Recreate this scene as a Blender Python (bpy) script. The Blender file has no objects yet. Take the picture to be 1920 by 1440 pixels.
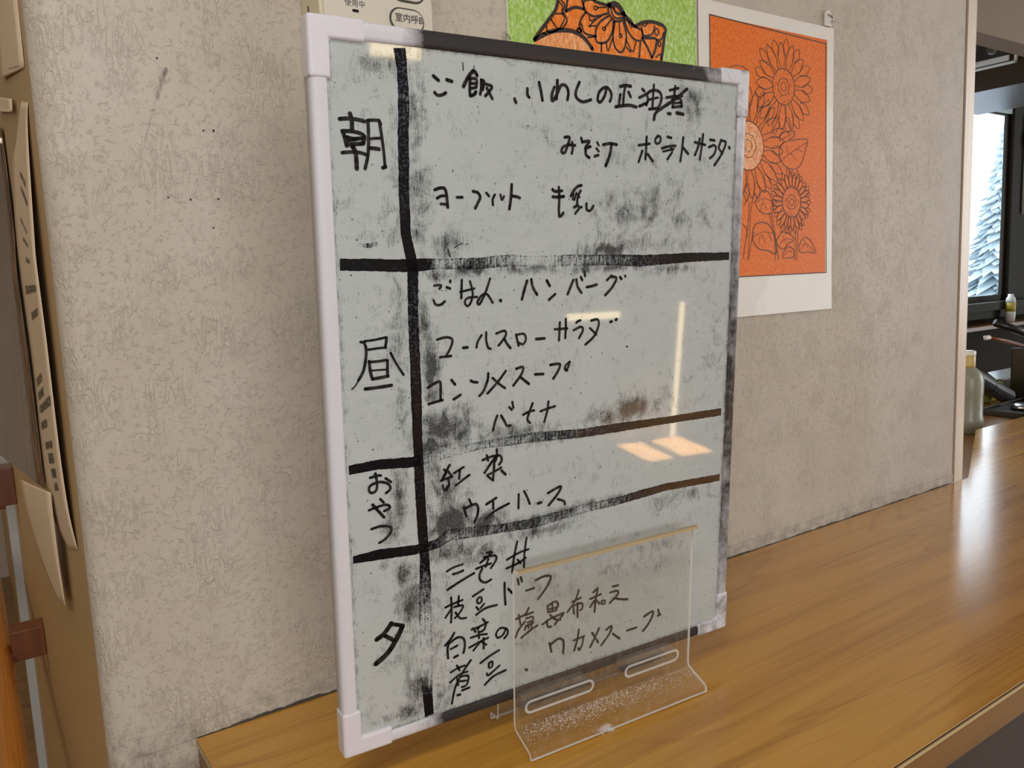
import bpy, bmesh, math, random
import numpy as np
from mathutils import Vector, Matrix

random.seed(7)
C = bpy.context.scene.collection
SC = bpy.context.scene
Z0 = 0.95                                   # height of the counter top above the floor

# ---------------------------------------------------------------- camera
cam_d = bpy.data.cameras.new('camera')
cam = bpy.data.objects.new('camera', cam_d)
C.objects.link(cam)
cam_d.sensor_width = 36.0
cam_d.lens = 36.0 * 1511.1 / 1920.0
cam_d.clip_start = 0.01
R_ = Vector((0.82357, -0.56569, -0.04110)); U_ = Vector((0.10706, 0.08390, 0.99070)); F_ = Vector((0.55700, 0.82034, -0.12966))
cam.matrix_world = Matrix(((R_.x, U_.x, -F_.x, -0.0487), (R_.y, U_.y, -F_.y, -0.8023), (R_.z, U_.z, -F_.z, 0.4374 + Z0), (0, 0, 0, 1)))
SC.camera = cam

# ---------------------------------------------------------------- world, light, exposure
world = bpy.data.worlds.new('world'); SC.world = world
world.use_nodes = True
bg = world.node_tree.nodes['Background']
bg.inputs[0].default_value = (0.91, 0.96, 1.0, 1)
bg.inputs[1].default_value = 4.2
SC.view_settings.view_transform = 'Standard'
SC.view_settings.look = 'None'
SC.view_settings.exposure = 0.0
SC.view_settings.gamma = 1.0


def area(name, loc, aim, sx, sy, power, col):
    d = bpy.data.lights.new(name, 'AREA'); d.shape = 'RECTANGLE'; d.size = sx; d.size_y = sy; d.energy = power; d.color = col
    o = bpy.data.objects.new(name, d); C.objects.link(o); o.location = loc
    o.rotation_euler = (Vector(aim) - Vector(loc)).to_track_quat('-Z', 'Y').to_euler()
    return o


# daylight entering by the window in the right wall of the dining room, and by the windows behind the camera
area('daylight_side_window', (4.97, -1.9, Z0 + 0.75), (0.0, -1.9, Z0 + 0.75), 2.4, 1.5, 66, (0.93, 0.96, 1.0))
area('daylight_rear_window', (-0.55, -3.32, Z0 + 0.75), (-0.55, 0.0, Z0 + 0.75), 2.2, 1.3, 46, (0.98, 0.97, 1.0))
area('ceiling_lamp_light', (-0.5, -0.95, Z0 + 1.42), (-0.5, -0.95, 0), 0.9, 0.25, 11, (1.0, 0.97, 0.92))
area('corridor_fill_light', (-1.3, 1.6, Z0 + 1.40), (-1.3, 1.6, 0), 0.6, 0.6, 13, (1.0, 0.80, 0.54))  # added warm fill for the side wall and its sheets
for x, y, sx in ((2.775, -3.16, .15), (3.04, -3.16, .20)):          # added lamps for floor sun patches, only to show mirrored in the board
    s = area('patch_lamp', (x, y, Z0 + 0.6), (x, y - .01, 0), sx, .30, 620, (1.0, 0.84, 0.58)); s.data.spread = math.radians(1)

# ---------------------------------------------------------------- material helpers


class NT:
    """small helper to write node graphs"""
    def __init__(self, name):
        self.m = bpy.data.materials.new(name); self.m.use_nodes = True
        self.t = self.m.node_tree; self.n = self.t.nodes; self.l = self.t.links
        self.p = self.n['Principled BSDF']; self.out = self.n['Material Output']

    def new(self, kind, **kw):
        x = self.n.new(kind)
        for k, v in kw.items():
            setattr(x, k, v)
        return x

    def put(self, node, key, v):
        s = node.inputs[key]
        if hasattr(v, 'is_output') or isinstance(v, bpy.types.NodeSocket):
            self.l.new(v, s)
        else:
            s.default_value = v

    def coord(self, scale=(1, 1, 1), rot=(0, 0, 0), which='Object'):
        tc = self.new('ShaderNodeTexCoord'); mp = self.new('ShaderNodeMapping')
        self.l.new(tc.outputs[which], mp.inputs[0]); mp.inputs['Scale'].default_value = scale; mp.inputs['Rotation'].default_value = rot
        return mp.outputs[0]

    def noise(self, vec, scale, detail=3, rough=.55, dist=0.0):
        x = self.new('ShaderNodeTexNoise'); self.l.new(vec, x.inputs['Vector'])
        x.inputs['Scale'].default_value = scale; x.inputs['Detail'].default_value = detail
        x.inputs['Roughness'].default_value = rough; x.inputs['Distortion'].default_value = dist
        return x.outputs['Fac']

    def math(self, op, a, b=0.0, clamp=False):
        x = self.new('ShaderNodeMath', operation=op, use_clamp=clamp)
        self.put(x, 0, a); self.put(x, 1, b)
        return x.outputs[0]

    def mix(self, f, a, b):
        x = self.new('ShaderNodeMix', data_type='RGBA')
        self.put(x, 0, f); self.put(x, 6, a); self.put(x, 7, b)
        return x.outputs[2]

    def ramp(self, f, stops):
        x = self.new('ShaderNodeValToRGB'); self.l.new(f, x.inputs[0])
        e = x.color_ramp.elements
        while len(e) < len(stops):
            e.new(0.5)
        for el, (p, c) in zip(e, stops):
            el.position = p; el.color = c if len(c) == 4 else (*c, 1)
        return x.outputs[0]

    def attr(self, name):
        x = self.new('ShaderNodeAttribute', attribute_name=name)
        return x.outputs['Fac']

    def schlick(self, f0=.04):
        lw = self.new('ShaderNodeLayerWeight'); lw.inputs[0].default_value = .5
        return self.math('ADD', self.math('MULTIPLY', self.math('POWER', lw.outputs['Facing'], 5.0), 1 - f0), f0)

    def bump(self, h, strength, dist):
        x = self.new('ShaderNodeBump'); x.inputs['Strength'].default_value = strength; x.inputs['Distance'].default_value = dist
        self.l.new(h, x.inputs['Height']); self.l.new(x.outputs[0], self.p.inputs['Normal'])

    def alpha_over(self, alpha):
        tr = self.new('ShaderNodeBsdfTransparent'); mx = self.new('ShaderNodeMixShader')
        self.put(mx, 0, alpha); self.l.new(tr.outputs[0], mx.inputs[1]); self.l.new(self.p.outputs[0], mx.inputs[2])
        self.l.new(mx.outputs[0], self.out.inputs[0])


def srgb(r, g, b):
    f = lambda c: (c / 255 / 12.92) if c / 255 <= 0.04045 else ((c / 255 + 0.055) / 1.055) ** 2.4
    return (f(r), f(g), f(b), 1)


def plain(name, col, rough=.5, metal=0.0, coat=0.0, mottled=0.0, scale=60):
    k = NT(name); k.p.inputs['Roughness'].default_value = rough; k.p.inputs['Metallic'].default_value = metal
    k.p.inputs['Coat Weight'].default_value = coat
    if mottled:
        n = k.noise(k.coord(), scale, 4)
        d = tuple(c * (1 - mottled) for c in col[:3]) + (1,)
        k.put(k.p, 'Base Color', k.mix(n, d, col))
    else:
        k.p.inputs['Base Color'].default_value = col
    return k.m


def emit(name, col, strength):
    k = NT(name); k.p.inputs['Base Color'].default_value = (0, 0, 0, 1)
    k.p.inputs['Emission Color'].default_value = col; k.p.inputs['Emission Strength'].default_value = strength
    return k.m


# plaster-look wallpaper: trowel marks over a fine grain
def mat_plaster():
    k = NT('plaster_wallpaper')
    v = k.coord()
    big = k.noise(v, 17, 3, .55, 1.0)
    mid = k.noise(v, 165, 5, .68, .9)
    swirl = k.noise(k.coord((1, 1, .22), (0, .75, 0)), 130, 2, .55, 1.4)
    swirl2 = k.noise(k.coord((1, 1, .25), (0, -1.05, 0)), 115, 2, .55, 1.4)
    sel = k.ramp(k.noise(v, 13, 2, .5), [(.44, (0, 0, 0)), (.56, (1, 1, 1))])
    sw = k.ramp(k.mix(sel, swirl, swirl2), [(.40, (.6, .6, .6)), (.46, (.6, .6, .6)), (.50, (0, 0, 0)), (.54, (1, 1, 1)), (.62, (.6, .6, .6))])
    where = k.ramp(k.noise(v, 19, 2, .5), [(.48, (.05, .05, .05)), (.60, (1, 1, 1))])
    m = k.ramp(mid, [(.32, (0, 0, 0)), (.41, (1, 1, 1))])
    m2 = k.ramp(k.noise(v, 125, 4, .62, .8), [(.57, (0, 0, 0)), (.68, (1, 1, 1))])
    h = k.math('ADD', k.math('MULTIPLY', k.math('MULTIPLY', sw, where), .9), k.math('ADD', k.math('MULTIPLY', m, .6), k.math('MULTIPLY', big, .45)))
    h = k.math('ADD', h, k.math('ADD', k.math('MULTIPLY', m2, .6), k.math('MULTIPLY', k.noise(v, 300, 3), .22)))
    k.bump(h, .55, .0024)
    stain = k.noise(v, 5.5, 3, .6)
    base = k.mix(stain, srgb(176, 165, 144), srgb(198, 190, 178))
    specks = k.ramp(k.noise(v, 160, 2, .5), [(.24, (1, 1, 1)), (.27, (0, 0, 0))])
    base = k.mix(k.math('MULTIPLY', specks, .5), base, srgb(140, 122, 98))
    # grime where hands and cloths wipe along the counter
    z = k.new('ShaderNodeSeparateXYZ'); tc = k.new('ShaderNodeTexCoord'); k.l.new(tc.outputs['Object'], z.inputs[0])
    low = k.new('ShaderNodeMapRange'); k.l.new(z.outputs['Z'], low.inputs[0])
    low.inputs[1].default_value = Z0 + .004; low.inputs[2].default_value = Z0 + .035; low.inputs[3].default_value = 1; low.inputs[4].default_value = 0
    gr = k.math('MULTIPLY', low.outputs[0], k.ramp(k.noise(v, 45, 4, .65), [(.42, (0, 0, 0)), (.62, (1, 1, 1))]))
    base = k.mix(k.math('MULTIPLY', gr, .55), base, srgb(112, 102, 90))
    k.put(k.p, 'Base Color', base); k.p.inputs['Roughness'].default_value = .62
    return k.m


def mat_wood(name, dark, light, rough=.16, axis=0, coat=.3, scale=1.0, rings=False):
    k = NT(name)
    sc = [34 * scale, 34 * scale, 34 * scale]; sc[axis] = 1.3 * scale
    v = k.coord(tuple(sc))
    n = k.noise(v, 1.0, 6, .62, .35)
    sc2 = [160 * scale] * 3; sc2[axis] = 5 * scale
    f = k.noise(k.coord(tuple(sc2)), 1.0, 3, .6)
    sc3 = [5 * scale] * 3; sc3[axis] = .8 * scale
    b = k.noise(k.coord(tuple(sc3)), 1.0, 2, .5, .6)
    g = k.math('ADD', k.math('MULTIPLY', n, .55), k.math('ADD', k.math('MULTIPLY', f, .25), k.math('MULTIPLY', b, .25)))
    if rings:
        low = k.noise(k.coord((.9, 7, 7)), 1.0, 1, .4, .2)
        fr = k.math('FRACT', k.math('MULTIPLY', low, 26.0))
        ln = k.ramp(fr, [(.0, (1, 1, 1)), (.10, (.25, .25, .25)), (.22, (0, 0, 0)), (.88, (0, 0, 0)), (1.0, (1, 1, 1))])
        ms = k.ramp(k.noise(k.coord((.7, 5, 5)), 1.3, 1), [(.45, (0, 0, 0)), (.58, (1, 1, 1))])
        g = k.math('SUBTRACT', g, k.math('MULTIPLY', k.math('MULTIPLY', ln, ms), .11))
    k.put(k.p, 'Base Color', k.ramp(g, [(.36, dark), (.47, tuple((a + c) / 2 for a, c in zip(dark, light))), (.56, light), (.66, tuple(c * .9 for c in light))]))
    k.p.inputs['Roughness'].default_value = rough
    k.p.inputs['Coat Weight'].default_value = coat; k.p.inputs['Coat Roughness'].default_value = rough * .75
    return k.m


def mat_panel():
    k = NT('whiteboard_enamel')
    e = k.attr('smear')
    vert = k.noise(k.coord((1, .10, 1)), 1100, 3, .6)
    hor = k.noise(k.coord((.10, 1, 1), (0, 0, .12)), 420, 3, .6)
    grain = k.noise(k.coord(), 900, 2, .6)
    cloud = k.noise(k.coord(), 60, 4, .65, .8)
    n = k.math('ADD', k.math('ADD', k.math('MULTIPLY', vert, .33), k.math('MULTIPLY', grain, .20)), k.math('MULTIPLY', cloud, .47))
    f = k.math('MULTIPLY', k.math('ADD', k.math('ADD', k.math('MULTIPLY', k.math('SUBTRACT', n, .5), 4.6), k.math('MULTIPLY', e, 1.75)), -.40), .95, True)
    film = k.math('MULTIPLY', k.ramp(hor, [(.45, (0, 0, 0)), (.8, (1, 1, 1))]), .09)
    film = k.math('MULTIPLY', film, k.ramp(k.noise(k.coord(), 9, 2), [(.4, (.2, .2, .2)), (.6, (1, 1, 1))]))
    f = k.math('MAXIMUM', k.math('MULTIPLY', f, k.math('ADD', k.math('MULTIPLY', grain, .5), .62)), film, True)
    specks = k.ramp(k.noise(k.coord(), 330, 0, .5), [(.17, (1, 1, 1)), (.20, (0, 0, 0))])
    f = k.math('MAXIMUM', f, k.math('MULTIPLY', specks, .7), True)
    k.put(k.p, 'Base Color', k.mix(f, k.mix(k.noise(k.coord(), 22, 3), srgb(174, 181, 180), srgb(184, 190, 189)), srgb(20, 19, 20)))
    k.p.inputs['Roughness'].default_value = .035
    k.p.inputs['Coat Weight'].default_value = .0
    return k.m


def mat_ink(name, speck=True, attr=True, col=(14, 13, 15), rough=.35):
    k = NT(name)
    grain = k.noise(k.coord(), 700, 3, .65)
    streak = k.noise(k.coord((1, .12, 1)), 620, 2, .6)
    n = k.math('ADD', k.math('MULTIPLY', grain, .55), k.math('MULTIPLY', streak, .45))
    c = srgb(*col)
    if speck:
        sp = k.ramp(k.noise(k.coord(), 430, 2, .6), [(.52, (0, 0, 0)), (.60, (1, 1, 1))])
        d = k.attr('dens')
        w = k.math('MULTIPLY', sp, k.ramp(d, [(.93, (.42, .42, .42)), (.99, (.05, .05, .05))]))
        c = k.mix(w, c, srgb(92, 94, 110))
    else:
        c = k.mix(k.ramp(k.noise(k.coord(), 150, 2), [(.35, (0, 0, 0)), (.7, (1, 1, 1))]), c, srgb(52, 50, 48))
    k.put(k.p, 'Base Color', c); k.p.inputs['Roughness'].default_value = rough; k.p.inputs['Specular IOR Level'].default_value = .12
    if attr:
        d = k.attr('dens')
        a = k.math('MULTIPLY', k.math('ADD', k.math('ADD', k.math('MULTIPLY', k.math('SUBTRACT', n, .5), 3.4), k.math('MULTIPLY', d, 2.15)), -.95), 1.3, True)
        k.alpha_over(a)
    return k.m


def mat_rail():
    k = NT('frame_plastic_with_marker_dust')
    d = k.attr('dirt')
    n = k.math('ADD', k.math('MULTIPLY', k.noise(k.coord((.2, .2, 1)), 260, 4, .65), .6), k.math('MULTIPLY', k.noise(k.coord(), 70, 3, .6), .4))
    f = k.math('MULTIPLY', k.math('ADD', k.math('ADD', n, k.math('MULTIPLY', d, 1.45)), -.95), 2.0, True)
    k.put(k.p, 'Base Color', k.mix(k.math('MULTIPLY', f, .97), srgb(206, 205, 210), srgb(34, 30, 28)))
    k.p.inputs['Specular IOR Level'].default_value = .25
    k.p.inputs['Roughness'].default_value = .38
    return k.m


def mat_pencil(name, a, b, c, scale=420, rough=.55, coat=.25):
    k = NT(name)
    n = k.noise(k.coord((1, 1, .55), (0, .5, 0)), scale, 4, .7)
    big = k.noise(k.coord(), 14, 3, .6)
    col = k.ramp(n, [(.34, a), (.5, b), (.70, c)])
    col = k.mix(k.math('MULTIPLY', k.ramp(big, [(.4, (0, 0, 0)), (.65, (1, 1, 1))]), .35), col, b)
    k.put(k.p, 'Base Color', col); k.p.inputs['Roughness'].default_value = rough
    k.p.inputs['Coat Weight'].default_value = coat; k.p.inputs['Coat Roughness'].default_value = .25; k.p.inputs['Specular IOR Level'].default_value = .2
    return k.m


def mat_acrylic():
    k = NT('clear_acrylic')
    tr = k.new('ShaderNodeBsdfTransparent'); tr.inputs[0].default_value = (.978, .978, .970, 1)
    gl = k.new('ShaderNodeBsdfGlossy'); gl.inputs['Roughness'].default_value = .03; gl.inputs[0].default_value = (1, 1, 1, 1)
    fr = k.schlick()
    haze = k.new('ShaderNodeBsdfDiffuse'); haze.inputs[0].default_value = (.75, .73, .69, 1)
    m0 = k.new('ShaderNodeMixShader'); m1 = k.new('ShaderNodeMixShader')
    scr = k.ramp(k.noise(k.coord((1, .25, 1)), 240, 3, .6), [(.5, (.012, .012, .012)), (.8, (.09, .09, .09))])
    k.l.new(scr, m0.inputs[0]); k.l.new(tr.outputs[0], m0.inputs[1]); k.l.new(haze.outputs[0], m0.inputs[2])
    k.l.new(fr, m1.inputs[0]); k.l.new(m0.outputs[0], m1.inputs[1]); k.l.new(gl.outputs[0], m1.inputs[2])
    k.l.new(m1.outputs[0], k.out.inputs[0])
    return k.m


def mat_acrylic_edge(name='acrylic_edge_glow_tone', amount=.9):
    k = NT(name)
    tr = k.new('ShaderNodeBsdfTransparent'); tr.inputs[0].default_value = (.9, .9, .86, 1)
    k.p.inputs['Base Color'].default_value = (.95, .94, .90, 1); k.p.inputs['Roughness'].default_value = .15  # whitish colour paints in the light that gathers in acrylic edges
    mx = k.new('ShaderNodeMixShader'); mx.inputs[0].default_value = amount
    k.l.new(tr.outputs[0], mx.inputs[1]); k.l.new(k.p.outputs[0], mx.inputs[2]); k.l.new(mx.outputs[0], k.out.inputs[0])
    return k.m


def mat_glass(name='window_glass', tint=(.93, .97, 1, 1)):
    k = NT(name)
    tr = k.new('ShaderNodeBsdfTransparent'); tr.inputs[0].default_value = tint
    gl = k.new('ShaderNodeBsdfGlossy'); gl.inputs['Roughness'].default_value = .02
    fr = k.schlick()
    m = k.new('ShaderNodeMixShader')
    k.l.new(fr, m.inputs[0]); k.l.new(tr.outputs[0], m.inputs[1]); k.l.new(gl.outputs[0], m.inputs[2]); k.l.new(m.outputs[0], k.out.inputs[0])
    return k.m


def mat_print_row():
    k = NT('small_grey_print'); k.p.inputs['Base Color'].default_value = srgb(84, 72, 58); k.p.inputs['Roughness'].default_value = .7
    n = k.noise(k.coord((1, 1, 1)), 330, 2, .7)
    k.alpha_over(k.ramp(n, [(.44, (0, 0, 0)), (.50, (1, 1, 1))]))
    return k.m


def mat_pocket():
    k = NT('glossy_brown_pocket_card')
    n = k.noise(k.coord((1, 3, .6)), 26, 4, .6, .6)
    k.put(k.p, 'Base Color', k.ramp(n, [(.38, srgb(58, 40, 26)), (.55, srgb(112, 82, 54)), (.7, srgb(150, 122, 92))]))
    k.p.inputs['Roughness'].default_value = .12; k.p.inputs['Coat Weight'].default_value = .8; k.p.inputs['Coat Roughness'].default_value = .03
    k.bump(k.noise(k.coord((1, 6, .5)), 14, 2), .6, .012)
    return k.m


M = {}
M['plaster'] = mat_plaster()
M['sidewall'] = plain('smooth_vinyl_warm_light', srgb(192, 162, 116), .4, mottled=.12, scale=40)  # tan puts the warm light on this wall into its colour
M['sealant'] = plain('grimy_sealant', srgb(206, 192, 170), .5, mottled=.22, scale=70)
M['grime'] = plain('grime_line', srgb(70, 60, 48), .8, mottled=.5, scale=200)
M['counter'] = mat_wood('counter_laminate', srgb(164, 110, 28)[:3], srgb(198, 144, 54)[:3], .19, 0, .5, 1.0, True)
M['counter_edge'] = mat_wood('counter_edge_laminate', srgb(104, 68, 16)[:3], srgb(128, 88, 26)[:3], .35, 0, .1)
M['dark_line'] = plain('dark_core_line', srgb(48, 34, 28), .5, mottled=.5, scale=300)
M['gold_bead'] = plain('pale_edging_bead', srgb(206, 180, 128), .35, mottled=.3, scale=300)
M['dark_base'] = plain('dark_counter_base', srgb(64, 58, 56), .5, mottled=.2)
M['floor'] = mat_wood('floor_vinyl', srgb(120, 92, 62)[:3], srgb(150, 118, 82)[:3], .4, 0, .1, .5)
M['ceiling'] = plain('ceiling_board', srgb(196, 190, 178), .8, mottled=.08)
M['roomwall'] = plain('room_wallpaper', srgb(190, 184, 172), .8, mottled=.08, scale=12)
M['trimwood'] = mat_wood('pale_trim', srgb(198, 178, 154)[:3], srgb(212, 196, 176)[:3], .4, 2, .1)
M['groove'] = plain('trim_groove', srgb(112, 86, 62), .6, mottled=.2)
M['panel'] = mat_panel()
M['ink'] = mat_ink('marker_ink', speck=False, attr=False)
M['ruled'] = mat_ink('ruled_marker_line')
M['rail'] = mat_rail()
M['cap'] = plain('white_corner_plastic', srgb(214, 211, 217), .38, mottled=.06, scale=120)
M['paper'] = plain('white_drawing_paper', srgb(224, 220, 210), .5, coat=.15, mottled=.05, scale=30)
M['orange'] = mat_pencil('orange_pencil', srgb(210, 92, 8), srgb(224, 108, 20), srgb(240, 156, 76), coat=.06)
M['orange_deep'] = mat_pencil('orange_marker', srgb(220, 106, 20), srgb(236, 126, 38), srgb(246, 180, 116), 300)
M['orange_pale'] = mat_pencil('pale_orange_pencil', srgb(214, 116, 44), srgb(232, 156, 96), srgb(244, 206, 164), 260)
M['green'] = mat_pencil('green_pencil', srgb(130, 172, 56), srgb(164, 198, 96), srgb(220, 230, 190), 330)
M['warm_shade_paper'] = plain('notice_paper_warm_shade', srgb(216, 194, 164), .55, mottled=.06, scale=30)  # white sheets, with dim warm light put into their colour
M['line'] = plain('drawing_ink_line', srgb(46, 26, 18), .6, mottled=.3, scale=400)
M['pencil_line'] = plain('fine_ink_line', srgb(92, 58, 44), .6, mottled=.3, scale=400)
M['cream'] = plain('cream_abs_plastic', srgb(216, 206, 176), .35, mottled=.05, scale=90)
M['cream_face'] = plain('cream_panel_face', srgb(212, 205, 188), .32, mottled=.04, scale=60)
M['print'] = plain('dark_print', srgb(42, 42, 46), .5)
M['ring'] = plain('grey_button_ring', srgb(92, 90, 84), .3, .4)
M['led'] = plain('dark_indicator', srgb(16, 14, 14), .25)
M['acrylic'] = mat_acrylic()
M['acrylic_edge'] = mat_acrylic_edge()
M['acrylic_lip'] = plain('acrylic_lip_reflection_tone', srgb(172, 154, 118), .3)  # amber tone paints in the counter seen refracted through the edge
M['acrylic_rim'] = mat_acrylic_edge('acrylic_rim_glow_tone', .42)
M['dust'] = plain('white_dust', srgb(216, 206, 196), .9)
M['lint'] = plain('white_lint', srgb(226, 220, 216), .95)
M['clear'] = mat_glass('clear_film', (.96, .96, .94, 1))
M['hook'] = plain('white_hook_plastic', srgb(222, 218, 208), .25, mottled=.04)
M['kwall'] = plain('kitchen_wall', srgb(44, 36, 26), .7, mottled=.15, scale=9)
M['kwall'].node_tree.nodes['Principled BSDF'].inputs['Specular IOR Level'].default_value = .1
M['kdark'] = mat_wood('dark_cabinet_wood', srgb(40, 29, 16)[:3], srgb(52, 39, 22)[:3], .4, 2, .1)
M['soffit'] = plain('shade_toned_soffit_paper', srgb(122, 108, 88), .7, mottled=.06, scale=70)
M['steel'] = plain('brushed_steel', srgb(196, 198, 200), .22, .9, mottled=.1)
M['white_panel'] = plain('white_enamel_panel', srgb(226, 228, 228), .3)
M['black'] = plain('black_plastic', srgb(26, 25, 25), .28, mottled=.2)
M['grey_black'] = plain('charcoal_plastic', srgb(60, 60, 62), .3, mottled=.2)
M['frame_dark'] = plain('bronze_window_frame', srgb(46, 41, 32), .6, .0, mottled=.1)
M['frame_dark'].node_tree.nodes['Principled BSDF'].inputs['Specular IOR Level'].default_value = .15
M['frame_light'] = plain('pale_window_frame', srgb(196, 204, 206), .4, mottled=.05)
M['sillwood'] = mat_wood('sill_wood', srgb(96, 62, 30)[:3], srgb(124, 84, 44)[:3], .35, 0, .1)
M['glass'] = mat_glass()
M['bottle'] = plain('frosted_bottle_plastic', srgb(146, 149, 134), .3, mottled=.05)
M['bottle_neck'] = plain('yellowish_neck', srgb(206, 182, 120), .3)
M['bottle_cap'] = plain('white_cap', srgb(236, 236, 232), .3)
M['sponge'] = plain('yellow_green_sponge', srgb(168, 164, 62), .9, mottled=.3, scale=300)
M['yellow'] = plain('yellow_label', srgb(196, 178, 70), .4)
M['snow'] = plain('snow', srgb(200, 206, 214), .9)
M['fir'] = plain('frosted_fir', srgb(176, 190, 196), .9, mottled=.2, scale=6)
M['kcounter'] = mat_wood('kitchen_worktop', srgb(120, 80, 40)[:3], srgb(150, 106, 60)[:3], .3, 0, .15)
M['handrail'] = mat_wood('amber_varnish', srgb(150, 84, 16)[:3], srgb(196, 122, 34)[:3], .18, 1, .5)
M['block'] = mat_wood('brown_block_wood', srgb(92, 48, 20)[:3], srgb(122, 68, 32)[:3], .35, 2, .2)
M['print_grey'] = plain('grey_print', srgb(104, 92, 78), .7)
M['print_row'] = mat_print_row()
M['warm_strip'] = emit('added_glow_strip', (1.0, .76, .42, 1), 12.0)  # glow for the added strips on the rear wall
M['pocket'] = mat_pocket()
M['lamp_diffuser'] = emit('lamp_diffuser', (1.0, .90, .74, 1), 4.0)

# ---------------------------------------------------------------- object helpers


def link(name, me, parent=None, mats=(), smooth=False):
    for m in mats:
        me.materials.append(m)
    o = bpy.data.objects.new(name, me); C.objects.link(o)
    if parent is not None:
        o.parent = parent
    if smooth:
        me.polygons.foreach_set('use_smooth', [True] * len(me.polygons))
        me.update()
    return o


def bobj(name, bm, mat, parent=None, smooth=False, bevel=0.0, seg=2):
    me = bpy.data.meshes.new(name)
    bmesh.ops.recalc_face_normals(bm, faces=bm.faces)
    bm.to_mesh(me); bm.free()
    o = link(name, me, parent, mat if isinstance(mat, (list, tuple)) else [mat], smooth)
    if bevel:
        b = o.modifiers.new('bevel', 'BEVEL'); b.width = bevel; b.segments = seg; b.limit_method = 'ANGLE'; b.angle_limit = .6
        me.polygons.foreach_set('use_smooth', [True] * len(me.polygons))
        w = o.modifiers.new('wn', 'WEIGHTED_NORMAL'); w.keep_sharp = True
    return o


def tag(o, label=None, cat=None, group=None, kind=None):
    if label: o['label'] = label
    if cat: o['category'] = cat
    if group: o['group'] = group
    if kind: o['kind'] = kind
    return o


def thing(name, label, cat, loc=(0, 0, 0), mat=None, group=None):
    o = bpy.data.objects.new(name, None); C.objects.link(o); o.empty_display_size = .05
    if mat is not None:
        o.matrix_world = mat
    else:
        o.location = loc
    return tag(o, label, cat, group)


def box(bm, x0, x1, y0, y1, z0, z1, mi=0):
    vs = [bm.verts.new((x, y, z)) for z in (z0, z1) for y in (y0, y1) for x in (x0, x1)]
    for f in ((0, 2, 3, 1), (4, 5, 7, 6), (0, 1, 5, 4), (2, 6, 7, 3), (0, 4, 6, 2), (1, 3, 7, 5)):
        bm.faces.new([vs[i] for i in f]).material_index = mi
    return bm


def wbox(name, b, mat, parent=None, off=(0, 0, 0), bevel=0.0, seg=2):
    bm = bmesh.new(); box(bm, b[0] - off[0], b[1] - off[0], b[2] - off[1], b[3] - off[1], b[4] - off[2], b[5] - off[2])
    return bobj(name, bm, mat, parent, bevel=bevel, seg=seg)


def prism(bm, pts, a, b, axis=2, mi=0, mi_side=None):
    """extrude a polygon (2-D points) from a to b along an axis"""
    def P(p, h):
        return (p[0], p[1], h) if axis == 2 else ((p[0], h, p[1]) if axis == 1 else (h, p[0], p[1]))
    lo = [bm.verts.new(P(p, a)) for p in pts]; hi = [bm.verts.new(P(p, b)) for p in pts]
    n = len(pts)
    bm.faces.new(lo).material_index = mi; bm.faces.new(hi).material_index = mi
    for i in range(n):
        bm.faces.new((lo[i], lo[(i + 1) % n], hi[(i + 1) % n], hi[i])).material_index = mi if mi_side is None else mi_side
    return bm


def tube(bm, pts, r, n=12, caps=True, radii=None):
    pts = [Vector(p) for p in pts]; rings = []
    up = Vector((0, 0, 1))
    for i, p in enumerate(pts):
        d = (pts[min(i + 1, len(pts) - 1)] - pts[max(i - 1, 0)]).normalized()
        a = d.cross(up)
        if a.length < 1e-4: a = d.cross(Vector((1, 0, 0)))
        a.normalize(); b = d.cross(a)
        rr = radii[i] if radii else r
        rings.append([bm.verts.new(p + (a * math.cos(2 * math.pi * k / n) + b * math.sin(2 * math.pi * k / n)) * rr) for k in range(n)])
    for i in range(len(rings) - 1):
        for k in range(n):
            bm.faces.new((rings[i][k], rings[i][(k + 1) % n], rings[i + 1][(k + 1) % n], rings[i + 1][k]))
    if caps:
        bm.faces.new(rings[0]); bm.faces.new(rings[-1])
    return bm


def lathe(bm, prof, cx=0, cy=0, n=28, mis=None):
    rings = [[bm.verts.new((cx + r * math.cos(2 * math.pi * k / n), cy + r * math.sin(2 * math.pi * k / n), z)) for k in range(n)] for r, z in prof]
    for i in range(len(rings) - 1):
        for k in range(n):
            bm.faces.new((rings[i][k], rings[i][(k + 1) % n], rings[i + 1][(k + 1) % n], rings[i + 1][k]))
    bm.faces.new(rings[0]); bm.faces.new(rings[-1])
    return bm


def parse(s, scale=1e-4):
    """'w;x,y x,y|...' -> [(w, [(x, y), ...])] in metres"""
    out = []
    for part in s.split('|'):
        w, pts = part.split(';')
        out.append((float(w), [tuple(float(q) * scale for q in t.split(',')) for t in pts.split()]))
    return out


def spline(pts, k=5):
    if len(pts) < 3:
        return list(pts)
    out = []
    for i in range(len(pts) - 1):
        p0 = pts[max(i - 1, 0)]; p1 = pts[i]; p2 = pts[i + 1]; p3 = pts[min(i + 2, len(pts) - 1)]
        for j in range(k):
            t = j / k
            out.append(tuple(.5 * (2 * b + (c - a) * t + (2 * a - 5 * b + 4 * c - d) * t * t + (3 * b - a - 3 * c + d) * t ** 3) for a, b, c, d in zip(p0, p1, p2, p3)))
    out.append(pts[-1])
    return out


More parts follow.
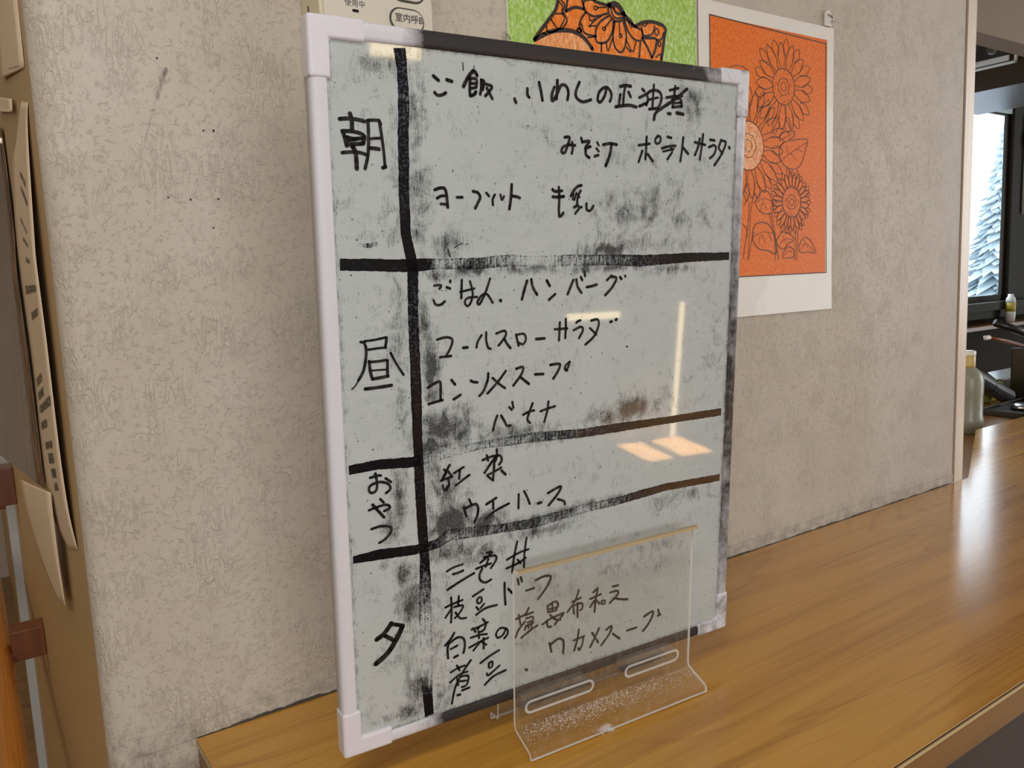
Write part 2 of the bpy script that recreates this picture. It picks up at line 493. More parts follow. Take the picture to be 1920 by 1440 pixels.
def stroke(bm, pts, w, put, rounded=True, wob=0.0, smooth=True):
    """one pen stroke as a flat ribbon with round ends; put(x, y) gives the 3-D point"""
    p = spline(pts) if smooth else list(pts)
    q = [p[0]]
    for t in p[1:]:
        if math.hypot(t[0] - q[-1][0], t[1] - q[-1][1]) > 1e-6: q.append(t)
    p = q
    if len(p) < 2:
        p = [p[0], (p[0][0] + w * .2, p[0][1])]
    L, Rr = [], []
    for i, (x, y) in enumerate(p):
        a = p[max(i - 1, 0)]; b = p[min(i + 1, len(p) - 1)]
        dx, dy = b[0] - a[0], b[1] - a[1]; d = math.hypot(dx, dy) or 1
        h = w / 2 * (1 + wob * (random.random() - .5))
        L.append((x - dy / d * h, y + dx / d * h)); Rr.append((x + dy / d * h, y - dx / d * h))
    vl = [bm.verts.new(put(*t)) for t in L]; vr = [bm.verts.new(put(*t)) for t in Rr]
    for i in range(len(p) - 1):
        try: bm.faces.new((vl[i], vr[i], vr[i + 1], vl[i + 1]))
        except ValueError: pass
    if rounded:
        for (x, y), o in ((p[0], p[1]), (p[-1], p[-2])):
            bm.faces.new([bm.verts.new(put(x + w / 2 * math.cos(a * math.pi / 5), y + w / 2 * math.sin(a * math.pi / 5))) for a in range(10)])
    return bm


def flat(name, bm, mat, parent=None):
    me = bpy.data.meshes.new(name); bm.to_mesh(me); bm.free()
    return link(name, me, parent, [mat])


def text_mesh(name, body, size, mat, parent, mat_local, extrude=0.0, bold=0.0):
    cu = bpy.data.curves.new(name, 'FONT'); cu.body = body; cu.size = size; cu.align_x = 'CENTER'; cu.align_y = 'CENTER'; cu.extrude = extrude; cu.offset = bold
    t = bpy.data.objects.new(name + '_tmp', cu); C.objects.link(t)
    bpy.context.view_layer.update()
    me = bpy.data.meshes.new_from_object(t.evaluated_get(bpy.context.evaluated_depsgraph_get()))
    bpy.data.objects.remove(t); bpy.data.curves.remove(cu)
    me.name = name; me.materials.clear(); me.transform(mat_local)
    return link(name, me, parent, [mat])


HAND = '''30;223,5274 297,5282 367,5277 420,5268|35;306,5317 318,5265 317,5197|31;240,5188 252,5157 270,5081|29;240,5188 319,5189 389,5176 415,5157|31;415,5157 411,5132 400,5107|31;270,5089 332,5096 404,5105|29;269,5146 325,5136 406,5144|27;343,5131 281,5119|27;232,5030 312,5038 374,5036 423,5022|35;314,5079 338,5031 342,4916|27;447,5273 448,5192 443,5068 431,4993 409,4918|25;443,5277 529,5282 551,5255|25;538,5283 549,5214 559,5131 569,5032 574,4936|30;579,4938 556,4929|21;464,5143 551,5153|30;457,5073 502,5071 529,5068|29;1011,5649 1054,5619|29;1128,5630 1173,5621|27;1018,5524 1046,5505 1086,5512 1116,5529|32;1367,5718 1320,5663 1278,5591|30;1377,5718 1394,5704 1404,5686|25;1330,5655 1391,5660 1401,5635 1393,5592|23;1339,5619 1396,5624|25;1342,5656 1334,5587 1337,5525|23;1344,5581 1390,5591|28;1339,5523 1374,5536 1391,5557|25;1443,5656 1442,5595 1431,5542|25;1443,5652 1469,5645 1454,5579|26;1489,5625 1542,5612 1520,5575 1480,5533|26;1494,5595 1520,5554 1545,5516|29;1761,5530 1773,5502|27;1888,5622 1889,5573 1906,5553|9;1275,5774 1278,5715|6;1379,5762 1377,5732|27;2006,5683 2024,5615 2040,5538|30;2194,5714 2192,5628 2184,5562|28;2163,5656 2137,5593 2144,5541 2188,5597 2233,5676 2284,5676 2310,5627 2301,5563|28;2427,5718 2389,5633 2402,5583 2468,5557 2555,5581|28;2724,5690 2707,5626 2660,5568 2629,5589 2649,5658 2717,5700 2769,5673 2783,5626 2767,5583|30;2883,5719 2939,5733 3003,5731|27;2939,5723 2926,5664 2917,5555|27;2978,5680 3005,5638|27;2884,5650 2868,5551|30;2834,5540 2907,5554 2992,5564 3072,5554|27;3140,5718 3165,5701|27;3106,5640 3156,5662 3204,5685|27;3108,5564 3191,5597|28;3192,5581 3211,5631 3199,5679 3265,5717 3339,5712 3373,5671 3362,5609 3329,5558|25;3278,5767 3270,5646 3265,5557|23;3223,5630 3326,5656|28;3228,5546 3332,5561|27;3474,5733 3580,5760|27;3541,5775 3529,5685|27;3434,5664 3537,5683 3629,5693|32;3689,5761 3538,5655 3404,5579 3308,5518 3287,5456|27;3507,5658 3517,5585|27;3507,5653 3607,5666 3630,5595|24;3524,5619 3616,5632|27;3510,5582 3625,5599|30;3459,5522 3489,5521|32;3566,5535 3651,5527|26;2273,5245 2325,5247 2306,5184 2276,5118 2241,5117 2254,5161 2326,5183 2385,5181|26;2352,5207 2360,5155 2349,5111|26;2451,5248 2461,5221|26;2461,5212 2542,5225 2495,5163 2553,5179|28;2499,5159 2505,5107 2541,5083|22;2628,5220 2646,5194|22;2621,5167 2647,5141|27;2602,5097 2643,5108|28;2697,5202 2773,5216 2851,5209|30;2790,5212 2775,5120 2728,5018|25;3110,5216 3242,5236|26;3203,5297 3200,5181 3194,5095|25;3155,5168 3113,5067|27;3222,5140 3284,5079|24;3337,5310 3308,5275 3324,5242 3366,5255 3375,5298 3340,5312|27;3459,5310 3508,5302|27;3394,5201 3469,5221 3562,5231|21;3410,5173 3543,5201|24;3508,5206 3525,5178 3503,5147 3466,5102|26;3660,5315 3649,5201 3630,5091|28;3664,5218 3729,5164|25;3812,5277 3951,5258|27;3875,5314 3855,5233 3818,5156|27;3917,5357 3903,5235 3884,5116|27;4014,5310 4072,5306|27;4001,5239 4066,5260 4096,5232 4070,5170 4019,5135|26;4163,5317 4133,5245|27;4166,5311 4226,5297 4209,5237 4155,5152 4084,5070|22;4134,5234 4187,5183|29;4274,5252 4285,5240|27;998,4771 1046,4786 1086,4782 1101,4741 1108,4677 1111,4633|24;1016,4704 1052,4722 1097,4725|24;1049,4659 1101,4657|24;1198,4714 1248,4715|26;1349,4765 1395,4754 1416,4717 1394,4673 1368,4628|23;1476,4754 1501,4729|22;1558,4741 1537,4704 1538,4656|22;1613,4741 1627,4700 1647,4728|27;1725,4829 1720,4751 1710,4677 1699,4623|26;1729,4733 1773,4728 1805,4718|27;2145,4797 2169,4780 2245,4786|29;2148,4733 2198,4731 2264,4737|25;2212,4817 2217,4721 2212,4621 2217,4573|27;2217,4563 2238,4568 2260,4594|27;2458,4838 2409,4824 2370,4786 2342,4742|19;2373,4762 2361,4712|19;2402,4771 2381,4708|24;2449,4791 2420,4740 2412,4677 2435,4646 2460,4646|17;2410,4759 2439,4732|28;2381,4645 2410,4660|24;2430,4630 2391,4589|25;2514,4678 2519,4625 2560,4617 2594,4659|20;342,3582 436,3588 532,3602|22;312,3579 341,3568 354,3536|25;532,3599 528,3558 517,3519|20;371,3512 452,3517 526,3518|25;354,3536 353,3464 327,3349 281,3273|13;281,3273 256,3234 222,3205|27;377,3417 383,3335 399,3270|22;372,3411 447,3411 529,3415|25;534,3412 531,3349 529,3280|16;397,3341 521,3338|27;404,3271 471,3276 536,3282|21;565,3469 610,3378 671,3280|29;334,3196 439,3197 560,3203|7;1162,4304 1193,4322 1241,4342|6;1272,4330 1293,4337|12;1105,4289 1114,4262 1121,4235|21;971,3999 1033,4000 1018,3971|22;1084,3981 1116,3969|22;1119,4036 1119,4021|21;961,3879 978,3844 1020,3837 1065,3864|23;1227,4035 1223,3959 1219,3883|20;1210,3935 1285,3949 1347,3960|21;1305,4022 1325,3950 1328,3895 1301,3830 1272,3815 1252,3849 1283,3883 1371,3887|22;1500,4037 1454,3922 1395,3825 1374,3843 1409,3891 1454,3911 1488,3885 1523,3830|30;1600,3847 1605,3842|26;1875,4006 1847,3928 1820,3843|26;1919,4016 1935,3947 1979,3878|28;2084,3999 2115,3951|25;2174,3874 2106,3826|26;2374,3994 2342,3930 2311,3867|26;2407,3999 2422,3933 2466,3874|26;2458,4018 2473,3991|24;2497,4066 2506,4025|26;2526,3923 2584,3930 2641,3942|25;2814,4020 2760,3979|27;2815,4008 2872,3994 2823,3911 2741,3839|27;2914,4002 2931,3983|25;2974,4012 2979,4006|22;984,3548 1067,3562 1125,3540 1111,3477 1065,3403|23;1008,3397 1111,3399|26;1229,3459 1269,3460|22;1409,3555 1370,3502 1357,3452|22;1455,3577 1454,3507 1472,3443 1498,3430|22;1555,3559 1637,3578 1653,3540 1610,3484 1576,3452|24;1639,3505 1662,3463 1699,3419|23;1757,3536 1770,3483 1783,3436|21;1759,3531 1838,3537 1859,3488 1830,3444 1790,3459|28;1969,3480 2058,3480|24;2169,3555 2236,3554 2308,3554|24;2226,3614 2222,3533 2217,3450|24;2293,3642 2291,3541 2287,3466|23;2410,3599 2432,3613 2458,3619|24;2381,3532 2462,3559 2486,3525 2442,3455|25;2581,3609 2656,3614 2666,3552 2613,3457 2516,3388|23;2566,3540 2643,3474|29;2807,3582 2822,3586|31;2872,3599 2881,3602|24;886,3149 947,3176 998,3189 1006,3130 1000,3027|23;888,3007 955,3018 1022,3027|26;1109,3192 1142,3150|25;1127,3021 1193,3053|25;1296,3168 1319,3154 1360,3146|25;1469,3214 1461,3151 1420,3063 1378,3024|23;1649,3220 1565,3129 1459,3036|23;1513,3169 1578,3110 1639,3065|25;1756,3228 1827,3238 1811,3175 1725,3080|25;1794,3153 1890,3077|27;1957,3159 2044,3153|26;2122,3230 2225,3230 2211,3173 2155,3100|23;2339,3241 2291,3208 2285,3176 2317,3185 2336,3235|26;2288,3168 2310,3161|24;1555,2825 1527,2758 1509,2695|25;1595,2820 1627,2768 1654,2720 1692,2717|22;1680,2887 1707,2859|23;1713,2931 1723,2876|24;1826,2799 1888,2820 1944,2825|24;1928,2894 1895,2819 1871,2752 1899,2714|24;2015,2808 2086,2824 2173,2837|24;2101,2890 2086,2796 2055,2704|17;3010,3331 3017,3328|23;344,2451 414,2458 437,2454|23;391,2480 401,2399 393,2337 354,2318 329,2343 344,2383 422,2401 497,2374 517,2326 477,2296|23;479,2423 525,2384|23;321,2174 392,2189 479,2194 507,2162 455,2143|26;355,2217 401,2155 451,2090|23;425,2252 453,2218|23;336,2008 428,2016 509,1989 502,1941 456,1897 400,1873|24;1073,2445 1049,2411 995,2320|22;1019,2413 1039,2379 1017,2350|24;1060,2387 1094,2335|24;987,2316 1040,2329 1094,2335|22;1055,2324 1063,2281 1057,2249|21;1001,2277 1010,2235 1033,2223 1041,2246|21;1063,2270 1026,2229|21;1113,2365 1210,2405|23;1171,2382 1162,2304|23;1128,2251 1195,2287 1263,2323|24;1400,2439 1494,2458 1576,2454 1597,2408 1569,2371|22;1442,2478 1456,2425|23;1545,2515 1547,2456 1529,2408|25;1525,2442 1468,2378 1417,2318|22;1441,2291 1517,2313 1591,2341|25;1519,2404 1512,2325 1503,2238|22;1454,2277 1503,2233|25;1591,2312 1634,2268|23;1258,2098 1278,2052|24;1202,2038 1213,1990 1227,1948|26;1213,2022 1319,2044 1346,1999 1335,1932 1307,1878|25;1431,2021 1533,2063|24;1501,2040 1502,1968|24;1428,1889 1512,1939 1667,1986|24;1773,2055 1769,1920|24;1832,2074 1865,2009 1892,1942|28;1982,1928 2021,1932|27;2096,2009 2238,2051 2208,1984 2103,1887|27;2208,1929 2275,1898 2290,1863|20;1020,1473 1087,1496 1181,1506|24;1082,1434 1132,1435 1182,1445|24;1022,1300 1150,1348 1294,1394|23;1428,1560 1484,1554 1420,1510 1358,1479|23;1400,1523 1509,1516 1525,1473 1468,1402|23;1315,1431 1385,1440 1468,1447|20;1444,1498 1415,1427|23;1377,1416 1349,1365 1357,1311 1410,1276 1469,1291|22;1753,1600 1718,1463 1695,1307|22;1855,1618 1831,1465 1824,1320|22;1639,1445 1769,1485 1875,1497|22;1635,1361 1754,1383 1845,1419|20;1754,1422 1786,1379|21;998,1136 1065,1151 1171,1165|22;1056,1217 1059,1101 1050,978|21;1051,1103 996,1038|21;1134,1211 1124,1121|21;1085,1118 1175,1110 1133,1043 1089,1010|21;1097,1063 1142,995 1203,983|23;1276,1173 1388,1215|21;1338,1147 1363,1140 1365,1103 1334,1089 1318,1119 1338,1147|21;1311,1059 1333,1027|20;1392,1071 1352,1038|23;1307,984 1405,1024 1526,1025|24;1612,1224 1612,1118 1619,1006|24;1650,1155 1693,1102|22;1753,1230 1767,1170|24;1789,1237 1802,1191|24;1849,1088 1936,1092|24;1953,1166 2051,1186 2128,1161 2082,1070 1982,968|24;1079,869 1044,821 986,772|24;1023,787 1008,726 1012,640|24;1022,777 1111,815 1172,787 1184,715 1169,647|21;1041,721 1109,736|26;1073,629 1110,638|21;1256,851 1347,861 1428,879|22;1376,924 1406,872 1388,817 1348,804|21;1270,863 1297,818|20;1354,866 1318,836|21;1247,774 1345,776 1415,763|22;1329,813 1333,746|21;1229,680 1344,709 1429,723|23;1379,733 1380,629|22;1347,709 1272,640|22;1355,706 1408,658|22;1616,754 1587,708 1531,694 1515,742 1559,783 1628,758 1639,707 1601,668|21;1098,542 1124,487|21;1035,492 1104,513 1180,517|23;1243,552 1158,457 1079,334 1039,180|21;1026,395 1116,443 1206,449|21;1095,423 1107,342|21;1122,421 1212,403 1196,321 1143,311|20;1115,377 1190,364|23;1147,277 1223,282|25;1098,245 1125,242|24;1343,492 1440,534 1544,564|22;1439,466 1468,471 1467,424 1433,418 1433,465|24;1409,366 1423,342 1469,364|22;1546,406 1481,369|24;1386,258 1480,317 1614,338|27;1838,279 1853,266|22;1764,863 1781,761|22;1734,828 1831,846|23;1725,642 1763,714 1834,777|21;1876,905 1839,847|23;1841,840 1924,849|21;1846,804 1917,803 1921,767 1863,759|21;1838,725 1928,742|19;1830,689 1845,730|19;1871,698 1871,736|19;1905,700 1906,741|23;1792,621 1883,667 1971,698|23;2089,872 2097,806|23;2089,865 2175,894 2214,854 2191,804|20;2147,885 2147,807|20;2097,831 2194,827|21;2097,801 2191,798|23;2032,693 2128,728 2282,748|23;2082,717 2094,654 2136,642|23;2120,769 2175,710 2241,685|22;2175,654 2270,730|22;2381,839 2486,855|22;2461,942 2413,834 2325,744|22;2397,793 2401,710|22;2397,793 2494,796 2505,739 2479,725|24;2446,811 2447,659|23;2694,909 2638,874|23;2601,812 2734,832|25;2691,892 2669,783 2657,661|23;2651,781 2602,726|23;2676,781 2722,731|21;2747,756 2785,751 2786,717 2752,723 2747,753|23;2885,877 2954,874|23;2852,821 2946,815 2947,771 2849,706|25;2896,748 2983,715 3080,688|24;2113,474 2136,375|25;2128,455 2215,490 2271,460 2281,400 2274,321|22;2400,421 2531,430|24;2464,521 2449,425 2409,310|23;2522,430 2507,350 2474,298 2458,321|25;2717,466 2664,378 2607,289|23;2630,439 2707,312|25;2808,424 2876,445 2851,370 2747,271|25;2895,355 2985,276|26;3079,340 3207,339|26;3309,437 3418,465 3428,424 3367,334 3295,274|25;3501,463 3523,396|23;3494,396 3534,399|43;478,1124 456,1095 404,1043 342,1012|35;473,1121 587,1073|49;581,1070 540,995 475,902 413,842 326,792|37;415,1027 473,980 500,956'''
RULED = '''729,5829,100,95 745,5670,88,93 751,5458,93,77 738,5209,94,95 735,4954,91,95 726,4748,91,95 732,4415,88,100 768,4236,94,100 783,4120,94,100 778,3969,95,95 773,3695,91,92 778,3420,93,95 779,3136,98,97 780,2732,86,100 786,2300,92,97 795,1972,93,100 810,1632,90,95 810,1379,111,64 803,1175,122,52 802,1059,128,47 800,717,119,30 800,483,104,47 801,331,94,100 811,137,90,100|172,4192,92,100 719,4169,102,100 908,4173,100,100 966,4176,92,69 995,4175,83,47 1390,4169,96,64 1707,4188,99,53 1921,4174,92,36 2078,4167,104,39 2327,4173,101,52 2865,4165,101,67 3149,4149,110,77 3437,4157,101,97 3743,4166,92,100 4339,4169,77,100|166,2542,81,100 419,2551,83,100 744,2523,91,100 808,2532,91,60 913,2540,88,43 1165,2559,80,43 1404,2577,72,52 1930,2572,92,60 2491,2537,86,73 2896,2535,89,97 3542,2528,76,100 4314,2523,82,100|166,1772,65,100 386,1770,95,100 718,1741,84,100 931,1749,86,73 1053,1807,112,52 1563,1764,86,60 1927,1743,95,64 2498,1777,88,47 2911,1778,80,62 3232,1798,88,92 3567,1814,78,100 4330,1791,77,100'''
FADED = '''321,4345,21,43 408,4331,34,64 493,4346,30,52'''
SMEAR = '863,5406,83,524,35 853,4667,103,503,35 656,5193,63,642,22 575,5698,174,77,38 660,5628,111,98,30 499,5420,260,195,12 616,4499,73,332,25 1107,4316,148,131,36 2800,4261,263,74,55 2584,4255,183,58,40 2835,4092,697,45,42 3530,4072,312,63,40 1027,4086,186,61,50 1302,4122,408,62,50 1723,4110,488,46,40 870,3720,77,265,35 931,3311,89,317,50 876,3895,96,175,30 640,3907,83,258,28 639,3515,94,263,28 654,3023,86,270,30 541,3740,137,344,12 1017,2794,243,187,58 922,2656,180,103,62 1220,2695,261,119,45 1708,2643,506,69,38 3127,2690,306,109,58 2796,2655,261,75,45 3505,2771,142,166,30 2233,2520,851,52,30 956,2424,132,119,35 1027,2219,195,183,42 1087,1914,235,148,70 1364,1834,246,111,60 1699,1767,344,62,50 1091,1665,290,110,50 1359,1581,329,102,35 2744,1808,396,55,40 2297,1794,373,64,35 3764,1669,452,95,33 1932,1642,476,63,35 3780,5606,173,196,36 3110,4644,486,187,36 3437,4772,404,150,30 3151,4345,723,110,30 3756,4546,494,155,25 2804,5769,727,68,15 1950,5697,322,129,14 2512,5383,1180,274,10 3131,5084,773,386,12 3808,4957,352,305,14 593,2249,77,280,45 520,2003,105,188,35 506,1638,145,105,30 626,1547,108,145,45 665,1216,110,297,45 330,1439,213,105,14 624,774,126,302,30 400,790,97,198,18 716,463,113,144,55 580,247,228,72,35 951,362,133,316,30 885,852,78,511,30 924,1301,130,201,25 4175,3404,229,1121,12 3975,2860,301,341,12 3373,1346,869,176,12 2237,1087,377,138,18 3523,1197,443,119,22 3096,1114,562,175,18 1928,557,917,334,10 475,4865,263,805,5 1658,3196,1106,577,5 2547,2061,1287,216,8 185,330,286,100,12'
LEAVES = '''12;10014,6165 10109,6249 10399,6306 10680,6322 10631,6158 10533,5952 10369,5864 10174,5886 10046,5970 9999,6086 10014,6165|7;10046,5970 10270,6100 10663,6281|6;10206,6076 10173,6193|6;10400,6166 10565,6135|6;10270,6100 10401,6006|12;9428,5343 9549,5482 9672,5524 9796,5449 9859,5232 9703,5181 9549,5218 9443,5324|7;9458,5344 9641,5406 9827,5370|6;9579,5228 9610,5347 9703,5250|14;9457,5031 9594,5056 9765,5013 9891,4873 9923,4712 9923,4581 9734,4634 9547,4656 9410,4757 9381,4914 9457,5031|7;9411,4835 9610,4913 9859,4893|6;9517,4736 9579,4874 9671,4754|6;9734,4913 9828,4773|12;9986,4832 10082,4912 10277,4871 10360,4789 10212,4729 10115,4659 10002,4681 9938,4772 9986,4832|6;10018,4731 10147,4811 10327,4789|6;10082,4852 10180,4729|12;10148,4648 10245,4688 10361,4625 10345,4532 10213,4514 10083,4527 10148,4648|6;10116,4547 10229,4627 10328,4584|12;10510,4726 10576,4808 10712,4818 10850,4701 10914,4585 10714,4598 10545,4591 10477,4664 10510,4726|6;10544,4643 10679,4724 10886,4596|6;10610,4787 10713,4661|10;9308,5341 9291,5109 9169,4525|10;9443,5479 9352,5264 9274,4503|10;9765,5684 9802,5626|10;9765,5191 9843,4953 9891,4792 9907,4490|10;9812,5192 9891,4933 9987,4488|10;10408,4932 10378,4480|10;10458,4932 10428,4479|10;9203,5301 9278,5437 9219,5493|10;9157,5030 9246,4953 9260,4836|10;9289,4523 9365,4796 9426,4914|12;10019,6267 10045,6382 10365,6428 10339,6352 10231,6296|7;10072,6302 10338,6401|10;8882,7210 9047,7255 9191,7250 9287,7207'''
MOTIF = '''28;5476,7167 5580,7288 5684,7403 5807,7547 5846,7666 5866,7746|14;5889,7673 5946,7618 5925,7538 5976,7443 5891,7335|12;5862,7643 5911,7600 5899,7522 5939,7463 5866,7351|12;5805,7498 5925,7519|14;5735,7422 5815,7338 5874,7336|14;5656,7336 5686,7270 5823,7313|12;5595,7252 5644,7245|20;6002,7741 5964,7556|24;5963,7550 6100,7615 6240,7615|20;6210,7747 6245,7649 6275,7585|18;6275,7585 6201,7499 6165,7403 6195,7342|16;6242,7648 6262,7716 6405,7751|18;6275,7585 6416,7553 6619,7617|12;6465,7665 6603,7688|16;6198,7434 6247,7336 6426,7319|12;6326,7543 6346,7493 6424,7528|12;6322,7424 6414,7503 6516,7569|12;6322,7424 6430,7445|18;6636,7586 6505,7502 6428,7386 6442,7255 6598,7274 6704,7408 6723,7531|12;6690,7554 6580,7445|18;6745,7528 6712,7369 6736,7237 6828,7174 6906,7244 6940,7398 6897,7548|12;6820,7531 6829,7398|18;6916,7571 6970,7456 7083,7362 7210,7375 7213,7488 7107,7522 6945,7589|12;6973,7566 7039,7506|26;6405,7751 6441,7730 6640,7717|20;6640,7717 6655,7616 6746,7548 6859,7564 6917,7599|16;6686,7713 6708,7623 6775,7582 6898,7609|46;6659,7720 6753,7750 6827,7727 6900,7650|24;6732,7700 6777,7646 6881,7647|30;6918,7639 7012,7584 7088,7527 7206,7584 7405,7624 7627,7585 7614,7442 7556,7160 7489,6933|14;7205,7542 7242,7437 7391,7470 7444,7574|12;7225,7566 7264,7550 7315,7591|24;7221,7400 7360,7417 7470,7410 7447,7281 7384,7176|22;7240,7367 7317,7280 7384,7176|16;7605,7511 7562,7429 7480,7404|16;7180,7332 7159,7157|16;6514,7251 6511,7150|12;6597,7261 6622,7170 6701,7327|12;6938,7343 7040,7205 7101,7330|14;6945,7249 7001,7201|34;5476,7161 5712,7279 5916,7325 6089,7328 6245,7270 6366,7160|14;6299,7290 6435,7320|14;6125,7346 6161,7377 6195,7342|12;7455,7184 7537,7235 7546,7166|12;6465,7661 6459,7647 6446,7637 6429,7635 6416,7641 6411,7653 6417,7667 6430,7677 6447,7680 6460,7674 6465,7661|12;6588,7431 6584,7418 6572,7409 6559,7408 6548,7414 6544,7425 6549,7437 6560,7446 6574,7448 6584,7442 6588,7431|12;6861,7381 6856,7369 6845,7360 6831,7358 6819,7364 6815,7376 6820,7388 6832,7397 6846,7399 6857,7393 6861,7381|12;7516,7514 7508,7488 7489,7470 7467,7468 7449,7481 7443,7504 7450,7530 7469,7547 7491,7550 7509,7538 7516,7514|12;7548,7364 7543,7345 7531,7332 7516,7330 7504,7340 7500,7358 7505,7376 7517,7389 7532,7391 7544,7381 7548,7364|12;6192,7361 6185,7347 6169,7336 6149,7334 6134,7340 6128,7353 6135,7368 6151,7378 6171,7381 6186,7374 6192,7361'''
MOTIF_FILL = '5476,7167 5580,7288 5684,7403 5807,7547 5846,7666 5866,7746 5937,7807 6392,7879 6405,7751 6441,7730 6640,7717 6753,7750 6827,7734 6918,7639 7012,7584 7088,7527 7206,7584 7405,7624 7627,7585 7614,7442 7556,7160 7489,6933 7340,6636 5882,6510 5594,6871'
BUMP_FILL = '5476,7161 5712,7279 5916,7325 6089,7328 6245,7270 6366,7160 6358,6953 5462,6856'

# ================================================================ the setting
# front wall with its rounded outer corner: one mesh, front face y = 0, corner radius 21 mm
def wall_front():
    bm = bmesh.new()
    prof = [(1.541, 0.0), (1.2, 0.0), (.8, 0.0), (.4, 0.0), (.2, 0.0), (.045, 0.0)]
    for i in range(1, 9):
        a = i / 8 * math.pi / 2
        prof.append((.045 - .021 * math.sin(a), .021 - .021 * math.cos(a)))
    zs = [0.0, Z0 - .3, Z0, Z0 + .3, Z0 + .6, Z0 + 1.0, Z0 + 1.5]
    cols = [[bm.verts.new((x, y, z)) for z in zs] for x, y in prof]
    for i in range(len(cols) - 1):
        for j in range(len(zs) - 1):
            bm.faces.new((cols[i][j], cols[i + 1][j], cols[i + 1][j + 1], cols[i][j + 1]))
    # back of the wall so that it is a solid
    back = [[bm.verts.new((x, .2, z)) for z in (zs[0], zs[-1])] for x in (.06, 1.541)]
    bm.faces.new((back[0][0], back[0][1], back[1][1], back[1][0]))
    bm.faces.new((cols[0][0], cols[0][1], cols[0][2], cols[0][3], cols[0][4], cols[0][5], cols[0][6], back[1][1], back[1][0]))
    me = bpy.data.meshes.new('wall_front'); bm.to_mesh(me); bm.free()
    o = link('wall_front', me, None, [M['plaster']], True)
    return tag(o, kind='structure')


WF = wall_front()
# marks on the wallpaper: pin holes and a grey rub mark
bm = bmesh.new()
for x, z in [(.1238, .6475), (.1588, .5864), (.1681, .587), (.1221, .5245), (.1417, .5229), (.1671, .5239), (.1603, .4969), (1.02, .845), (.98, .31), (1.30, .26), (1.21, .2)]:
    r = .0008 + random.random() * .0004
    bm.faces.new([bm.verts.new((x + r * math.cos(a * math.pi / 4), -.0008, Z0 + z + r * math.sin(a * math.pi / 4))) for a in range(8)])
flat('pin_holes', bm, M['led'], WF)


def scuff():
    k = NT('rub_mark'); k.put(k.p, 'Base Color', srgb(104, 98, 90)); k.p.inputs['Roughness'].default_value = .7
    n = k.noise(k.coord((1, 1, .3)), 420, 3, .65)
    k.alpha_over(k.math('MULTIPLY', k.math('ADD', k.math('ADD', n, k.math('MULTIPLY', k.attr('dens'), 1.0)), -1.0), 1.6, True))
    bm = bmesh.new(); lay = bm.verts.layers.float.new('dens')
    pts = [(.1318, .645, .006, .2), (.1300, .637, .015, 0.85), (.1243, .6239, .015, .78), (.1200, .611, .013, .7), (.1154, .5999, .010, .64), (.1073, .576, .009, .58), (.1012, .5579, .008, .45)]
    rows = []
    for x, z, w, d in pts:
        r = []
        for t in (-.5, -.25, 0, .25, .5):
            v = bm.verts.new((x + w * t, -.0010, Z0 + z)); v[lay] = d * (1 - abs(t) * 2); r.append(v)
        rows.append(r)
    for a, b in zip(rows, rows[1:]):
        for i in range(4): bm.faces.new((a[i], a[i + 1], b[i + 1], b[i]))
    me = bpy.data.meshes.new('rub_mark'); bm.to_mesh(me); bm.free(); link('rub_mark', me, WF, [k.m])


scuff()
# end trim of the wall beside the serving opening
def trim():
    bm = bmesh.new()
    box(bm, 1.541, 1.546, .0015, .2, Z0, Z0 + 1.5, 1)
    box(bm, 1.546, 1.5765, -.002, .2, Z0, Z0 + 1.5, 0)
    return tag(bobj('trim_1', bm, [M['trimwood'], M['groove']]), kind='structure')


trim()
tag(wbox('baseboard_front', (.0465, 1.541, -.0011, .002, Z0 + .0003, Z0 + .0175), M['plaster']), kind='structure')
bm = bmesh.new()
random.seed(3)
xs = [.1015 + .0035 * i for i in range(408)]; hh = 0.0; prev = None
for x in xs:
    hh = max(.0006, min(.0042, hh + random.uniform(-.0014, .0014)))
    h = hh * (.8 if x < .4 else .5)
    row = [bm.verts.new(p) for p in ((x, -.0016, Z0 + .0001), (x, -.0032, Z0 + .0001), (x, -.0019, Z0 + h))]
    if prev:
        for j in range(3): bm.faces.new((prev[j], prev[(j + 1) % 3], row[(j + 1) % 3], row[j]))
    prev = row
tag(bobj('trim_2', bm, M['grime']), kind='structure')
# side wall going back from the rounded corner
tag(wbox('wall_left', (.024, .06, .021, 4.0, 0, Z0 + 1.5), M['sidewall']), kind='structure')
# upper wall over the serving opening, set back, its shade put into the colour
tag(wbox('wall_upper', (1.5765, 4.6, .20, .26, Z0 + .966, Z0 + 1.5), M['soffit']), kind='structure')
# dining-room shell
tag(wbox('floor', (-3.2, 6.1, -3.45, 1.24, -.05, 0), M['floor']), kind='structure')
bm = bmesh.new(); box(bm, -3.2, 6.1, -3.45, 1.24, Z0 + 1.5, Z0 + 1.56); box(bm, -3.2, .06, 1.24, 4.0, Z0 + 1.5, Z0 + 1.56)
tag(bobj('ceiling', bm, M['ceiling']), kind='structure')
tag(wbox('floor_corridor', (-3.2, .06, 1.24, 4.0, -.05, 0), M['floor']), kind='structure')
tag(wbox('wall_rear', (-3.2, 5.1, -3.45, -3.35, 0, Z0 + 1.5), M['roomwall']), kind='structure')
tag(wbox('wall_side', (-3.3, -3.2, -3.45, 4.0, 0, Z0 + 1.5), M['roomwall']), kind='structure')
tag(wbox('wall_right', (5.0, 5.1, -3.35, .0, 0, Z0 + 1.5), M['roomwall']), kind='structure')
tag(wbox('wall_divide', (3.4, 5.1, .0, .2, 0, Z0 + 1.5), M['roomwall']), kind='structure')
tag(wbox('wall_corridor', (-3.2, .024, 3.9, 4.0, 0, Z0 + 1.5), M['roomwall']), kind='structure')
